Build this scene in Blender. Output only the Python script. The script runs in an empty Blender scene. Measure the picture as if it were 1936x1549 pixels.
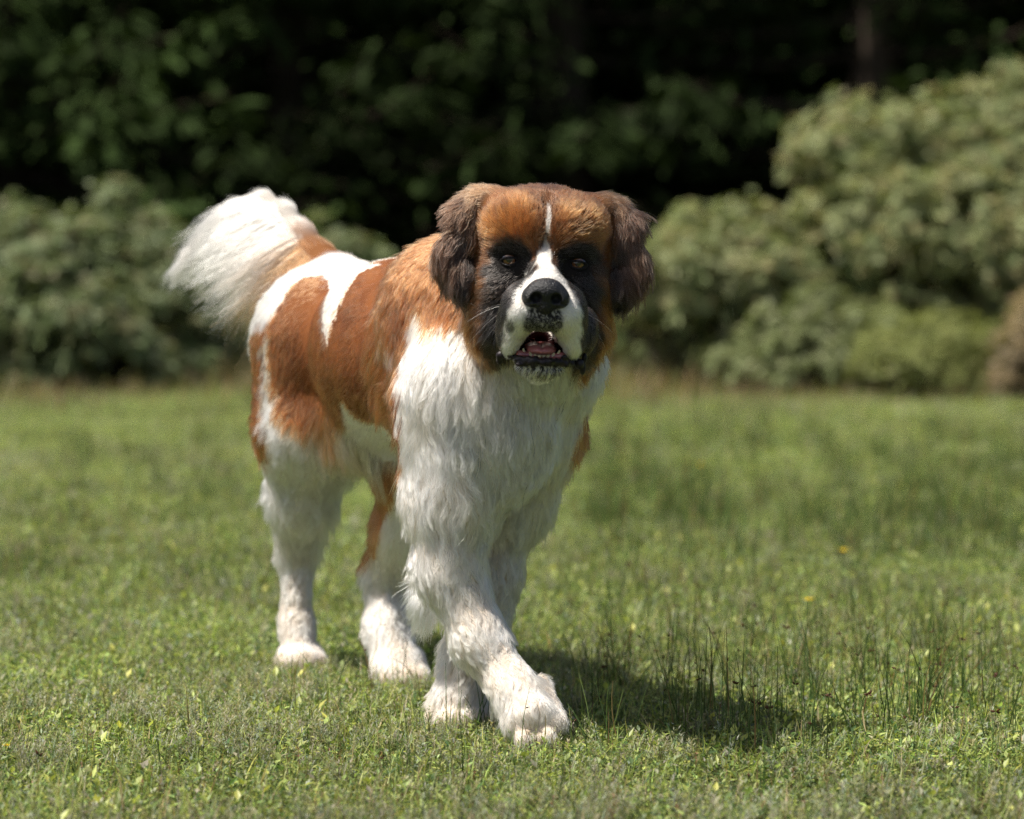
import bpy, math, random
import numpy as np
from mathutils import Vector, Matrix
from mathutils.kdtree import KDTree

random.seed(7)
rng = np.random.default_rng(11)
FUR = 1.0
scene = bpy.context.scene
COL = scene.collection

# ------------------------------------------------------------------ camera
CAM = np.array([0.0, -5.0, 0.84])
FPX = 6030.0                                   # focal length in photo pixels (1936 wide)
PITCH = math.atan((774.5 - 385.0) / FPX)
cam_data = bpy.data.cameras.new('camera')
cam = bpy.data.objects.new('camera', cam_data)
COL.objects.link(cam)
cam.location = CAM
cam.rotation_euler = (math.radians(90) - PITCH, 0, 0)
cam_data.sensor_width = 36.0
cam_data.lens = 36.0 * FPX / 1936.0
cam_data.clip_start = 0.05
cam_data.clip_end = 1000
cam_data.dof.use_dof = True
cam_data.dof.focus_distance = 4.86
cam_data.dof.aperture_fstop = 3.1
scene.camera = cam

# ------------------------------------------------------------------ sky and sun
SUN = np.array([-0.40, -0.15, 0.90]); SUN /= np.linalg.norm(SUN)
world = bpy.data.worlds.new('World'); scene.world = world
world.use_nodes = True
wn = world.node_tree; wn.nodes.clear()
sky = wn.nodes.new('ShaderNodeTexSky'); sky.sky_type = 'NISHITA'; sky.sun_disc = False
sky.sun_elevation = math.asin(SUN[2])
sky.air_density = 1.0; sky.dust_density = 4.0; sky.ozone_density = 0.6
sky.sun_rotation = math.atan2(SUN[0], SUN[1])
bg = wn.nodes.new('ShaderNodeBackground'); bg.inputs[1].default_value = 0.072
wo = wn.nodes.new('ShaderNodeOutputWorld')
wn.links.new(sky.outputs[0], bg.inputs[0]); wn.links.new(bg.outputs[0], wo.inputs[0])
sd = bpy.data.lights.new('sun', 'SUN'); sd.energy = 4.8; sd.angle = math.radians(0.5); sd.color = (1.0, 0.945, 0.85)
sun = bpy.data.objects.new('sun', sd); COL.objects.link(sun)
sun.rotation_euler = Vector(SUN).to_track_quat('Z', 'Y').to_euler()
scene.view_settings.view_transform = 'Standard'
scene.view_settings.look = 'None'
scene.view_settings.exposure = 0.6
scene.view_settings.gamma = 1.0
scene.view_settings.use_curve_mapping = False
scene.render.engine = 'CYCLES'
cy = scene.cycles
cy.max_bounces = 9; cy.diffuse_bounces = 3; cy.glossy_bounces = 3
cy.transmission_bounces = 8; cy.transparent_max_bounces = 8
cy.use_denoising = True
cy.denoising_prefilter = 'NONE'
cy.use_adaptive_sampling = True; cy.adaptive_threshold = 0.02
cy.sample_clamp_indirect = 6.0


def P(px, py, Y):
    """point of the place seen at photo pixel (px, py) at world depth Y"""
    u = (px - 968.0) / FPX; v = (774.5 - py) / FPX
    d = np.array([u, math.cos(PITCH) + v * math.sin(PITCH), -math.sin(PITCH) + v * math.cos(PITCH)])
    t = (Y - CAM[1]) / d[1]
    return CAM + d * t


# ------------------------------------------------------------------ small helpers
def tag(o, label=None, cat=None, group=None, kind=None):
    if label: o['label'] = label
    if cat: o['category'] = cat
    if group: o['group'] = group
    if kind: o['kind'] = kind
    return o


def empty(name, loc):
    o = bpy.data.objects.new(name, None); COL.objects.link(o); o.location = loc
    o.empty_display_size = 0.1
    return o


def mesh_from(name, verts, faces, mat=None, smooth=True, cols=None):
    me = bpy.data.meshes.new(name)
    verts = np.asarray(verts, dtype=np.float32)
    if isinstance(faces, np.ndarray):
        nf, k = faces.shape
        me.vertices.add(len(verts)); me.vertices.foreach_set('co', verts.ravel())
        me.loops.add(nf * k); me.loops.foreach_set('vertex_index', faces.ravel().astype(np.int32))
        me.polygons.add(nf)
        me.polygons.foreach_set('loop_start', np.arange(0, nf * k, k, dtype=np.int32))
        me.polygons.foreach_set('loop_total', np.full(nf, k, dtype=np.int32))
        me.update(calc_edges=True)
    else:
        me.from_pydata([tuple(v) for v in verts], [], faces); me.update()
    if smooth:
        me.polygons.foreach_set('use_smooth', np.ones(len(me.polygons), dtype=bool))
    if cols is not None:
        a = me.color_attributes.new('col', 'FLOAT_COLOR', 'POINT')
        c4 = np.ones((len(verts), 4), dtype=np.float32); c4[:, :3] = cols
        a.data.foreach_set('color', c4.ravel())
    if mat: me.materials.append(mat)
    return me


def link(name, me, parent=None):
    o = bpy.data.objects.new(name, me); COL.objects.link(o)
    if parent:
        o.parent = parent
        o.matrix_parent_inverse = Matrix.Translation(-Vector(parent.location))
    return o


def new_mat(name):
    m = bpy.data.materials.new(name); m.use_nodes = True
    nt = m.node_tree; nt.nodes.clear()
    out = nt.nodes.new('ShaderNodeOutputMaterial')
    return m, nt, out


def N(nt, t, **kw):
    n = nt.nodes.new(t)
    for k, v in kw.items(): setattr(n, k, v)
    return n


def simple_mat(name, color, rough=0.6, spec=0.5, noise=0.0, nscale=40, coat=0.0, bump=0.0):
    m, nt, out = new_mat(name)
    p = N(nt, 'ShaderNodeBsdfPrincipled')
    p.inputs['Roughness'].default_value = rough
    p.inputs['Specular IOR Level'].default_value = spec
    p.inputs['Coat Weight'].default_value = coat
    nt.links.new(p.outputs[0], out.inputs[0])
    tc = N(nt, 'ShaderNodeTexCoord')
    nz = N(nt, 'ShaderNodeTexNoise'); nz.inputs['Scale'].default_value = nscale; nz.inputs['Detail'].default_value = 4
    nt.links.new(tc.outputs['Object'], nz.inputs['Vector'])
    r = N(nt, 'ShaderNodeValToRGB')
    c = np.array(color)
    r.color_ramp.elements[0].position = 0.3; r.color_ramp.elements[1].position = 0.7
    r.color_ramp.elements[0].color = (*(c * (1 - noise)), 1); r.color_ramp.elements[1].color = (*np.minimum(c * (1 + noise), 1), 1)
    nt.links.new(nz.outputs[0], r.inputs[0]); nt.links.new(r.outputs[0], p.inputs['Base Color'])
    if bump > 0:
        b = N(nt, 'ShaderNodeBump'); b.inputs['Strength'].default_value = bump; b.inputs['Distance'].default_value = 0.002
        nt.links.new(nz.outputs[0], b.inputs['Height']); nt.links.new(b.outputs[0], p.inputs['Normal'])
    return m


def leaf_mat(name, trans=0.35, rough=0.55, tint=(1, 1, 1), spec=0.3, var=0.25):
    """leaf colour comes from the mesh colour attribute, varied per instance"""
    m, nt, out = new_mat(name)
    at = N(nt, 'ShaderNodeAttribute', attribute_name='col')
    hs = N(nt, 'ShaderNodeHueSaturation')
    oi = N(nt, 'ShaderNodeObjectInfo')
    mr = N(nt, 'ShaderNodeMapRange'); mr.inputs[3].default_value = 1 - var; mr.inputs[4].default_value = 1 + var
    nt.links.new(oi.outputs['Random'], mr.inputs[0]); nt.links.new(mr.outputs[0], hs.inputs['Value'])
    nt.links.new(at.outputs['Color'], hs.inputs['Color'])
    p = N(nt, 'ShaderNodeBsdfPrincipled'); p.inputs['Roughness'].default_value = rough
    p.inputs['Specular IOR Level'].default_value = spec
    nt.links.new(hs.outputs[0], p.inputs['Base Color'])
    tr = N(nt, 'ShaderNodeBsdfTranslucent')
    mm = N(nt, 'ShaderNodeMix', data_type='RGBA', blend_type='MULTIPLY'); mm.inputs[0].default_value = 1.0
    mm.inputs[7].default_value = (1.25 * tint[0], 1.3 * tint[1], 0.7 * tint[2], 1)
    nt.links.new(hs.outputs[0], mm.inputs[6]); nt.links.new(mm.outputs[2], tr.inputs[0])
    mx = N(nt, 'ShaderNodeMixShader'); mx.inputs[0].default_value = trans
    nt.links.new(p.outputs[0], mx.inputs[1]); nt.links.new(tr.outputs[0], mx.inputs[2])
    nt.links.new(mx.outputs[0], out.inputs[0])
    return m


def norm(v):
    v = np.asarray(v, dtype=float)
    return v / np.maximum(np.linalg.norm(v, axis=-1, keepdims=True), 1e-9)


_NP = np.random.default_rng(3)
_WN = [(_NP.normal(size=3), _NP.uniform(0, 6.28)) for _ in range(24)]
def snoise(p, scale, off=0):
    """cheap smooth noise in about -1..1 at points p (n,3)"""
    s = np.zeros(len(p))
    for i in range(6):
        w, ph = _WN[(i + off * 6) % 24]
        s += np.sin(p @ (w * scale * (1 + 0.35 * i)) + ph + off * 1.7)
    return s / 2.6

# ================================================================== ground
gm, nt, out = new_mat('meadow_soil')
tc = N(nt, 'ShaderNodeTexCoord'); n1 = N(nt, 'ShaderNodeTexNoise'); n1.inputs['Scale'].default_value = 1.6; n1.inputs['Detail'].default_value = 8
n2 = N(nt, 'ShaderNodeTexNoise'); n2.inputs['Scale'].default_value = 30; n2.inputs['Detail'].default_value = 6
nt.links.new(tc.outputs['Object'], n1.inputs['Vector']); nt.links.new(tc.outputs['Object'], n2.inputs['Vector'])
r1 = N(nt, 'ShaderNodeValToRGB'); r1.color_ramp.elements[0].position = .35; r1.color_ramp.elements[1].position = .7
r1.color_ramp.elements[0].color = (.03, .042, .014, 1); r1.color_ramp.elements[1].color = (.065, .09, .026, 1)
r2 = N(nt, 'ShaderNodeValToRGB'); r2.color_ramp.elements[0].position = .3; r2.color_ramp.elements[1].position = .75
r2.color_ramp.elements[0].color = (.03, .032, .014, 1); r2.color_ramp.elements[1].color = (.10, .12, .04, 1)
mx = N(nt, 'ShaderNodeMix', data_type='RGBA'); mx.inputs[0].default_value = .5
nt.links.new(n1.outputs[0], r1.inputs[0]); nt.links.new(n2.outputs[0], r2.inputs[0])
nt.links.new(r1.outputs[0], mx.inputs[6]); nt.links.new(r2.outputs[0], mx.inputs[7])
pb = N(nt, 'ShaderNodeBsdfPrincipled'); pb.inputs['Roughness'].default_value = .95; pb.inputs['Specular IOR Level'].default_value = .1
bp = N(nt, 'ShaderNodeBump'); bp.inputs['Distance'].default_value = .03
nt.links.new(n2.outputs[0], bp.inputs['Height']); nt.links.new(bp.outputs[0], pb.inputs['Normal'])
nt.links.new(mx.outputs[2], pb.inputs['Base Color']); nt.links.new(pb.outputs[0], out.inputs[0])
gx = np.concatenate([[-300, -60, -20], np.linspace(-8, 8, 65), [20, 60, 300]]); gy = np.concatenate([[-60, -12], np.linspace(-6, 14, 81), [22, 40, 90, 400]])
X, Y = np.meshgrid(gx, gy, indexing='ij')
def ground_z(x, y):
    fade = np.clip((np.abs(y - .3) - 1.2) / 2, 0, 1)
    return (np.sin(x * 1.9 + .6) * np.sin(y * 1.3) * .012 + np.sin(x * .7 + y * .9) * .014) * fade - .001
gv = np.stack([X.ravel(), Y.ravel(), ground_z(X, Y).ravel()], 1)
nx_, ny_ = X.shape
ii, jj = np.meshgrid(np.arange(nx_ - 1), np.arange(ny_ - 1), indexing='ij')
a = (ii * ny_ + jj).ravel()
ground = link('ground', mesh_from('ground', gv, np.stack([a, a + ny_, a + ny_ + 1, a + 1], 1), gm))
tag(ground, kind='structure')

# ------------------------------------------------------------------ turf (patches scattered over the meadow)
TURF = leaf_mat('turf_leaf', trans=.36, rough=.42, spec=.30, var=.30)
class Soup:
    """collects many small leaf faces with colours"""
    def __init__(s): s.v = []; s.f = []; s.c = []; s.n = 0
    def add(s, v, f, c):
        v = np.asarray(v, float); s.v.append(v); s.f += [tuple(np.array(q) + s.n) for q in f]; s.c.append(np.tile(np.asarray(c, float), (len(v), 1)) if np.ndim(c) == 1 else np.asarray(c, float)); s.n += len(v)
    def mesh(s, name, mat, smooth=False): return mesh_from(name, np.concatenate(s.v), s.f, mat, smooth, np.concatenate(s.c))
def blade(sp, base, h, wd, az, lean, col, segs=3, droop=.6):
    d = np.array([math.cos(az), math.sin(az), 0]); sd = np.array([-d[1], d[0], 0])
    vs = []; p = np.array(base, float); ang = lean
    for i in range(segs + 1):
        t = i / segs; w_ = wd * (1 - t ** 1.6) * .5
        if i == segs: vs.append(p)
        else: vs += [p - sd * w_, p + sd * w_]
        p = p + (np.array([0, 0, 1]) * math.cos(ang) + d * math.sin(ang)) * h / segs
        ang += droop / segs
    fs = [(2 * i, 2 * i + 1, 2 * i + 3, 2 * i + 2) for i in range(segs - 1)] + [(2 * segs - 2, 2 * segs - 1, 2 * segs)]
    sp.add(vs, fs, col)
def leaflet(sp, c, l, wd, az, tilt, col):
    d = np.array([math.cos(az) * math.cos(tilt), math.sin(az) * math.cos(tilt), math.sin(tilt)]); s_ = np.array([-math.sin(az), math.cos(az), 0])
    n_ = np.cross(d, s_)
    c = np.array(c)
    sp.add([c, c + d * l * .45 - s_ * wd * .5 + n_ * wd * .12, c + d * l - n_ * wd * .05, c + d * l * .45 + s_ * wd * .5 + n_ * wd * .12], [(0, 1, 2), (0, 2, 3)], col)
def gcol(base, v=.25):
    return np.array(base) * random.uniform(1 - v, 1 + v) * np.array([random.uniform(.85, 1.2), 1, random.uniform(.75, 1.25)])
R_ = .19
def spot():
    r = R_ * math.sqrt(random.random()); a = random.uniform(0, 6.283); return r * math.cos(a), r * math.sin(a)
GREEN = (.205, .270, .078); LIME = (.345, .405, .120); DEEP = (.070, .120, .036); SILV = (.235, .25, .165); STRAW = (.36, .29, .16); OLIVE = (.20, .20, .09)
turf_col = bpy.data.collections.new('turf_patches')
def turf_patch(k, n_leaf, n_blade, n_feather, straw):
    sp = Soup()
    for _ in range(n_leaf):
        x, y = spot(); h = random.uniform(.002, .024)
        base = random.choice([GREEN, GREEN, LIME, LIME, DEEP, DEEP, SILV])
        l = random.uniform(.005, .012) if random.random() < .85 else random.uniform(.012, .02)
        leaflet(sp, (x, y, h), l, l * random.uniform(.28, .62), random.uniform(0, 6.28), random.uniform(-.35, .9), gcol(base, .4))
    for _ in range(n_blade):
        x, y = spot()
        base = STRAW if random.random() < straw else random.choice([GREEN, LIME, DEEP, OLIVE])
        blade(sp, (x, y, -.004), random.uniform(.015, .055) * random.choice([.7, 1, 1, 1.4]), random.uniform(.0012, .0030), random.uniform(0, 6.28), random.uniform(.05, .8), gcol(base), droop=random.uniform(0, 1))
    for fi in range(n_feather):
        if fi % 7 == 0: cx_, cy_ = spot(); csc = random.uniform(.6, 1.1)
        x, y = cx_ + random.gauss(0, .013), cy_ + random.gauss(0, .013); hh = random.uniform(.03, .065) * csc; az = math.atan2(y - cy_, x - cx_); ln = random.uniform(0, .9)
        d = np.array([math.cos(az) * math.sin(ln), math.sin(az) * math.sin(ln), math.cos(ln)])
        col = gcol(SILV, .2)
        blade(sp, (x, y, -.003), hh, .002, az, ln, col * .6, droop=0)
        for j in range(24):
            t = .25 + .75 * j / 24
            leaflet(sp, np.array([x, y, 0]) + d * hh * t, random.uniform(.008, .015) * (1.2 - t * .6), .0018, random.uniform(0, 6.28), random.uniform(.2, .9), col * random.uniform(.8, 1.3))
    me = sp.mesh('turf_patch', TURF)
    o = bpy.data.objects.new('turf_patch', me); turf_col.objects.link(o)
NPATCH = [(1100, 420, 7, .08), (900, 560, 14, .10), (1200, 330, 14, .06), (900, 320, 77, .08), (600, 800, 14, .15), (1300, 300, 7, .04)]
for k, a in enumerate(NPATCH): turf_patch(k, *a)

def gn_scatter(name, pts, rotz, scl, idx, coll):
    me = bpy.data.meshes.new(name); me.vertices.add(len(pts)); me.vertices.foreach_set('co', np.asarray(pts, np.float32).ravel())
    for nm, tp, arr, key in (('rot', 'FLOAT_VECTOR', np.stack([np.zeros(len(pts)), np.zeros(len(pts)), rotz], 1), 'vector'), ('scl', 'FLOAT', scl, 'value'), ('idx', 'INT', idx, 'value')):
        at = me.attributes.new(nm, tp, 'POINT'); at.data.foreach_set(key, np.asarray(arr, np.int32 if tp == 'INT' else np.float32).ravel())
    o = bpy.data.objects.new(name, me); COL.objects.link(o)
    ng = bpy.data.node_groups.new(name, 'GeometryNodeTree')
    ng.interface.new_socket('Geometry', in_out='INPUT', socket_type='NodeSocketGeometry'); ng.interface.new_socket('Geometry', in_out='OUTPUT', socket_type='NodeSocketGeometry')
    gi = ng.nodes.new('NodeGroupInput'); go = ng.nodes.new('NodeGroupOutput')
    ci = ng.nodes.new('GeometryNodeCollectionInfo'); ci.inputs['Collection'].default_value = coll; ci.inputs['Separate Children'].default_value = True; ci.inputs['Reset Children'].default_value = True
    ip = ng.nodes.new('GeometryNodeInstanceOnPoints'); ip.inputs['Pick Instance'].default_value = True
    def attr(nm, dt):
        n_ = ng.nodes.new('GeometryNodeInputNamedAttribute'); n_.data_type = dt; n_.inputs['Name'].default_value = nm; return n_.outputs['Attribute']
    e2 = ng.nodes.new('FunctionNodeEulerToRotation')
    ng.links.new(attr('rot', 'FLOAT_VECTOR'), e2.inputs[0])
    ng.links.new(gi.outputs[0], ip.inputs['Points']); ng.links.new(ci.outputs[0], ip.inputs['Instance'])
    ng.links.new(attr('idx', 'INT'), ip.inputs['Instance Index']); ng.links.new(e2.outputs[0], ip.inputs['Rotation']); ng.links.new(attr('scl', 'FLOAT'), ip.inputs['Scale'])
    ng.links.new(ip.outputs[0], go.inputs[0])
    md = o.modifiers.new('scatter', 'NODES'); md.node_group = ng
    return o
pts = []; idx = []
y = -1.3
while y < 10.2:
    st = .175 if y < 3 else .24
    x = -(1.5 + (y + 5) * .20)
    while x < 1.5 + (y + 5) * .20:
        px_, py_ = x + random.uniform(-.07, .07), y + random.uniform(-.07, .07)
        pts.append((px_, py_, 0))
        q = snoise(np.array([[px_, py_, 0]]), 1.6, 0)[0] + .6 * snoise(np.array([[px_, py_, 0]]), 4.5, 1)[0] + random.gauss(0, .35)
        idx.append(3 if q > 1.15 else 4 if q > .95 else 1 if q > .4 else 0 if q > -.2 else 2 if q > -.6 else 5)
        x += st
    y += st
pts = np.array(pts); pts[:, 2] = ground_z(pts[:, 0], pts[:, 1])
turf = gn_scatter('turf', pts, rng.uniform(0, 6.28, len(pts)), rng.uniform(.85, 1.25, len(pts)), np.array(idx), turf_col)
tag(turf, 'short meadow turf of grass, clover and grey feathery moss', 'grass', kind='stuff')

# ------------------------------------------------------------------ rushes standing out of the turf
def stem_geo(sp, base, h, r, az, lean, bend, col, segs=5):
    d = np.array([math.cos(az), math.sin(az), 0]); p = np.array(base, float); ang = lean; rings = []
    for i in range(segs + 1):
        t = i / segs; rr = r * (1 - .75 * t)
        t1 = np.array([-d[1], d[0], 0]); t2 = np.cross(np.array([0, 0, 1]) * math.cos(ang) + d * math.sin(ang), t1)
        rings += [p + rr * (math.cos(q) * t1 + math.sin(q) * t2) for q in (0, 2.094, 4.189)]
        if i < segs: p = p + (np.array([0, 0, 1]) * math.cos(ang) + d * math.sin(ang)) * h / segs; ang += bend / segs
    fs = []
    for i in range(segs):
        for j in range(3):
            a0 = 3 * i + j; a1 = 3 * i + (j + 1) % 3
            fs.append((a0, a1, a1 + 3, a0 + 3))
    sp.add(rings, fs, col)
    return np.array(rings[-6:-3]).mean(0), p, d
def seed_head(sp, c, s):
    for _ in range(random.randint(3, 5)):
        az = random.uniform(0, 6.28); up = random.uniform(-.2, 1.0)
        d = np.array([math.cos(az) * math.cos(up), math.sin(az) * math.cos(up), math.sin(up)]); l = s * random.uniform(.8, 1.3)
        t1 = norm(np.cross(d, (0, 0, 1.0)) + 1e-6); t2 = np.cross(d, t1); m = c + d * l * .5; w_ = l * .22
        sp.add([c, m + t1 * w_, m + t2 * w_, m - t1 * w_, m - t2 * w_, c + d * l], [(0, 1, 2), (0, 2, 3), (0, 3, 4), (0, 4, 1), (5, 2, 1), (5, 3, 2), (5, 4, 3), (5, 1, 4)], gcol((.075, .035, .018), .35))
def gpt(px, py):
    """meadow point under a photo pixel"""
    d = 5.0; 
    for _ in range(3):
        q = P(px, py, d - 5); d += (q[2]) / math.tan(max(.01, math.atan2(CAM[2] - q[2], d)))
    return P(px, py, d - 5)
sp = Soup()
def rush_clump(px, py, n, spread, h, heads=.35):
    c = gpt(px, py)
    for _ in range(n):
        b = (c[0] + random.gauss(0, spread), c[1] + random.gauss(0, spread * 1.4), -.004)
        hh = h * random.uniform(.35, 1.2)
        dead = random.random() < .12
        tip, e, d = stem_geo(sp, b, hh, random.uniform(.0009, .0016), random.uniform(0, 6.28), random.gauss(0, .22), random.choice([random.uniform(-.2, .5), random.uniform(.2, 1.1)]), gcol((.22, .16, .07) if dead else random.choice([(.075, .13, .032), (.11, .17, .045), (.06, .10, .028)])))
        if random.random() < heads * .55:
            q_ = random.uniform(.78, 1.0); seed_head(sp, np.array(b) + (tip - np.array(b)) * q_, random.uniform(.004, .0085))
for _ in range(40): rush_clump(random.uniform(1100, 1920), random.gauss(1310, 70), random.randint(5, 14), .022, .13)
for (px_, py_) in ((1190, 1290), (1280, 1330), (1345, 1365), (1400, 1300), (1430, 1380), (1500, 1330), (1560, 1350), (1645, 1310), (1650, 1320), (1720, 1380), (1740, 1390), (1800, 1330), (1850, 1350), (1880, 1300), (1290, 1390), (1370, 1410)): rush_clump(px_, py_, 15, .020, .16, .3)
for _ in range(70): rush_clump(random.uniform(1080, 2000), random.uniform(980, 1260), random.randint(5, 12), .03, .13, .25)
for _ in range(120): rush_clump(random.uniform(1090, 1990), random.uniform(820, 1080), random.randint(16, 40), .032, .14, .04)
for _ in range(90): rush_clump(random.uniform(-60, 560), random.uniform(830, 1130), random.randint(10, 26), .032, .10, .04)
for (px_, py_) in ((640, 1330), (690, 1315), (372, 1400), (860, 1400), (905, 1395), (330, 1080), (765, 1310), (790, 1320), (560, 1330)): rush_clump(px_, py_, 5, .018, .12, .1)
for _ in range(14): rush_clump(random.uniform(0, 1900), random.uniform(1440, 1560), 6, .03, .10, .3)
for _ in range(150):
    c = gpt(random.uniform(-20, 1960), random.uniform(1440, 1700)); c[2] = -.004
    hh = random.uniform(.03, .085); col = gcol(random.choice([(.24, .14, .09), (.30, .20, .12), (.18, .11, .07)]))
    tip, e, d = stem_geo(sp, c, hh, .0007, random.uniform(0, 6.28), random.gauss(0, .2), random.uniform(0, .4), col, 3)
    for _k in range(7): leaflet(sp, c + (tip - c) * random.uniform(.7, 1.05), random.uniform(.004, .009), .002, random.uniform(0, 6.28), random.uniform(.2, 1.2), col)
rush = link('rushes', sp.mesh('rushes', leaf_mat('rush_leaf', trans=.2, rough=.55, spec=.15, var=0.0)))
tag(rush, 'thin dark green rush stems with brown seed heads in the turf', 'rushes', kind='stuff')

# taller grass clumps in front of the dog's side of the meadow and along the wood edge
sp = Soup()
for _ in range(14000):
    yy = random.uniform(7.5, 10.0); xx = random.uniform(-4.6, 4.6)
    tall = .5 + .5 * math.sin(xx * 2.1 + yy)
    if yy < 8.3 and random.random() > (.12 if yy < 7.9 else .45): continue
    blade(sp, (xx, yy, 0), random.uniform(.10, .24) * (.6 + tall), random.uniform(.004, .009), random.uniform(0, 6.28), random.uniform(.05, .6), gcol(random.choice([(.19, .18, .065), (.25, .20, .10), (.14, .15, .05), (.33, .24, .15)])), segs=2)
tg = link('tall_grass', sp.mesh('tall_grass', leaf_mat('tall_grass_leaf', trans=.35, var=0.0)))
tag(tg, 'taller olive and straw grass in front of the bushes', 'grass', kind='stuff')

# ------------------------------------------------------------------ flowers, dead leaf
def flower(px, py, h, label, r=.0075):
    b = gpt(px, py + h * 6030 / (gpt(px, py)[1] + 5)); b[2] = 0
    e = empty('buttercup', b)
    s = Soup(); stem_geo(s, b, h, .0009, 1, .05, .1, np.array((.07, .12, .03))); link('stem', s.mesh('stem', TURF), e)
    top = b + np.array([.003, 0, h])
    for k in range(5):
        s = Soup(); az = k * 1.2566 + .3
        d = np.array([math.cos(az), math.sin(az), .35]); sd_ = np.array([-math.sin(az), math.cos(az), 0])
        s.add([top, top + d * r * .55 + sd_ * r * .42, top + d * r + sd_ * r * .25 + np.array([0, 0, .001]), top + d * r - sd_ * r * .25 + np.array([0, 0, .001]), top + d * r * .55 - sd_ * r * .42], [(0, 1, 2), (0, 2, 3), (0, 3, 4)], (.80, .56, .012))
        link('petal', s.mesh('petal', PETAL), e)
    s = Soup(); seed_head(s, top + np.array([0, 0, .001]), .003); o = link('flower_centre', s.mesh('flower_centre', PETAL), e); 
    tag(e, label, 'flower')
PETAL = leaf_mat('petal', trans=.3, tint=(.8, .75, .5), var=0.0)
flower(1593, 1045, .055, 'yellow flower in the meadow, the largest, right of the dog below the bushes', .0125)
flower(1525, 1138, .055, 'yellow flower among the rush stems, nearer the camera than the largest one', .0105)
flower(1322, 882, .06, 'small yellow flower far back in the meadow below the bushes', .012)
flower(8, 1412, .03, 'yellow flower at the left edge of the meadow near the camera', .006)
b = gpt(1903, 1412); b[2] = .012
s = Soup(); s.add([b + np.array(v) for v in ((-.014, -.004, 0), (0, -.008, .004), (.013, -.003, .001), (.012, .006, .006), (-.001, .008, .010), (-.013, .006, .004))], [(0, 1, 4, 5), (1, 2, 3, 4)], (.14, .075, .05))
dl = link('dead_leaf', s.mesh('dead_leaf', leaf_mat('dead_leaf', trans=.1, var=0.0)))
tag(dl, 'curled brown dead leaf lying on the turf at the right edge', 'leaf')

# ------------------------------------------------------------------ shrubs
def tube(a, b, ra, rb, bend, n=6, segs=4):
    a = np.array(a); b = np.array(b); ax = norm(b - a); t1 = norm(np.cross(ax, (.3, .2, 1.0))); t2 = np.cross(ax, t1)
    vs = []; fs = []
    for i in range(segs + 1):
        t = i / segs; c = a + (b - a) * t + np.array(bend) * math.sin(math.pi * t); r = ra + (rb - ra) * t
        vs += [c + r * (math.cos(6.2832 * j / n) * t1 + math.sin(6.2832 * j / n) * t2) for j in range(n)]
    for i in range(segs):
        for j in range(n): fs.append((i * n + j, i * n + (j + 1) % n, (i + 1) * n + (j + 1) % n, (i + 1) * n + j))
    return vs, fs
BARK = simple_mat('bark', (.055, .042, .032), rough=.9, spec=.1, noise=.5, nscale=30, bump=.6)
SHRUBLEAF = leaf_mat('shrub_leaf', trans=.30, rough=.5, spec=.2, var=0.0)
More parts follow.
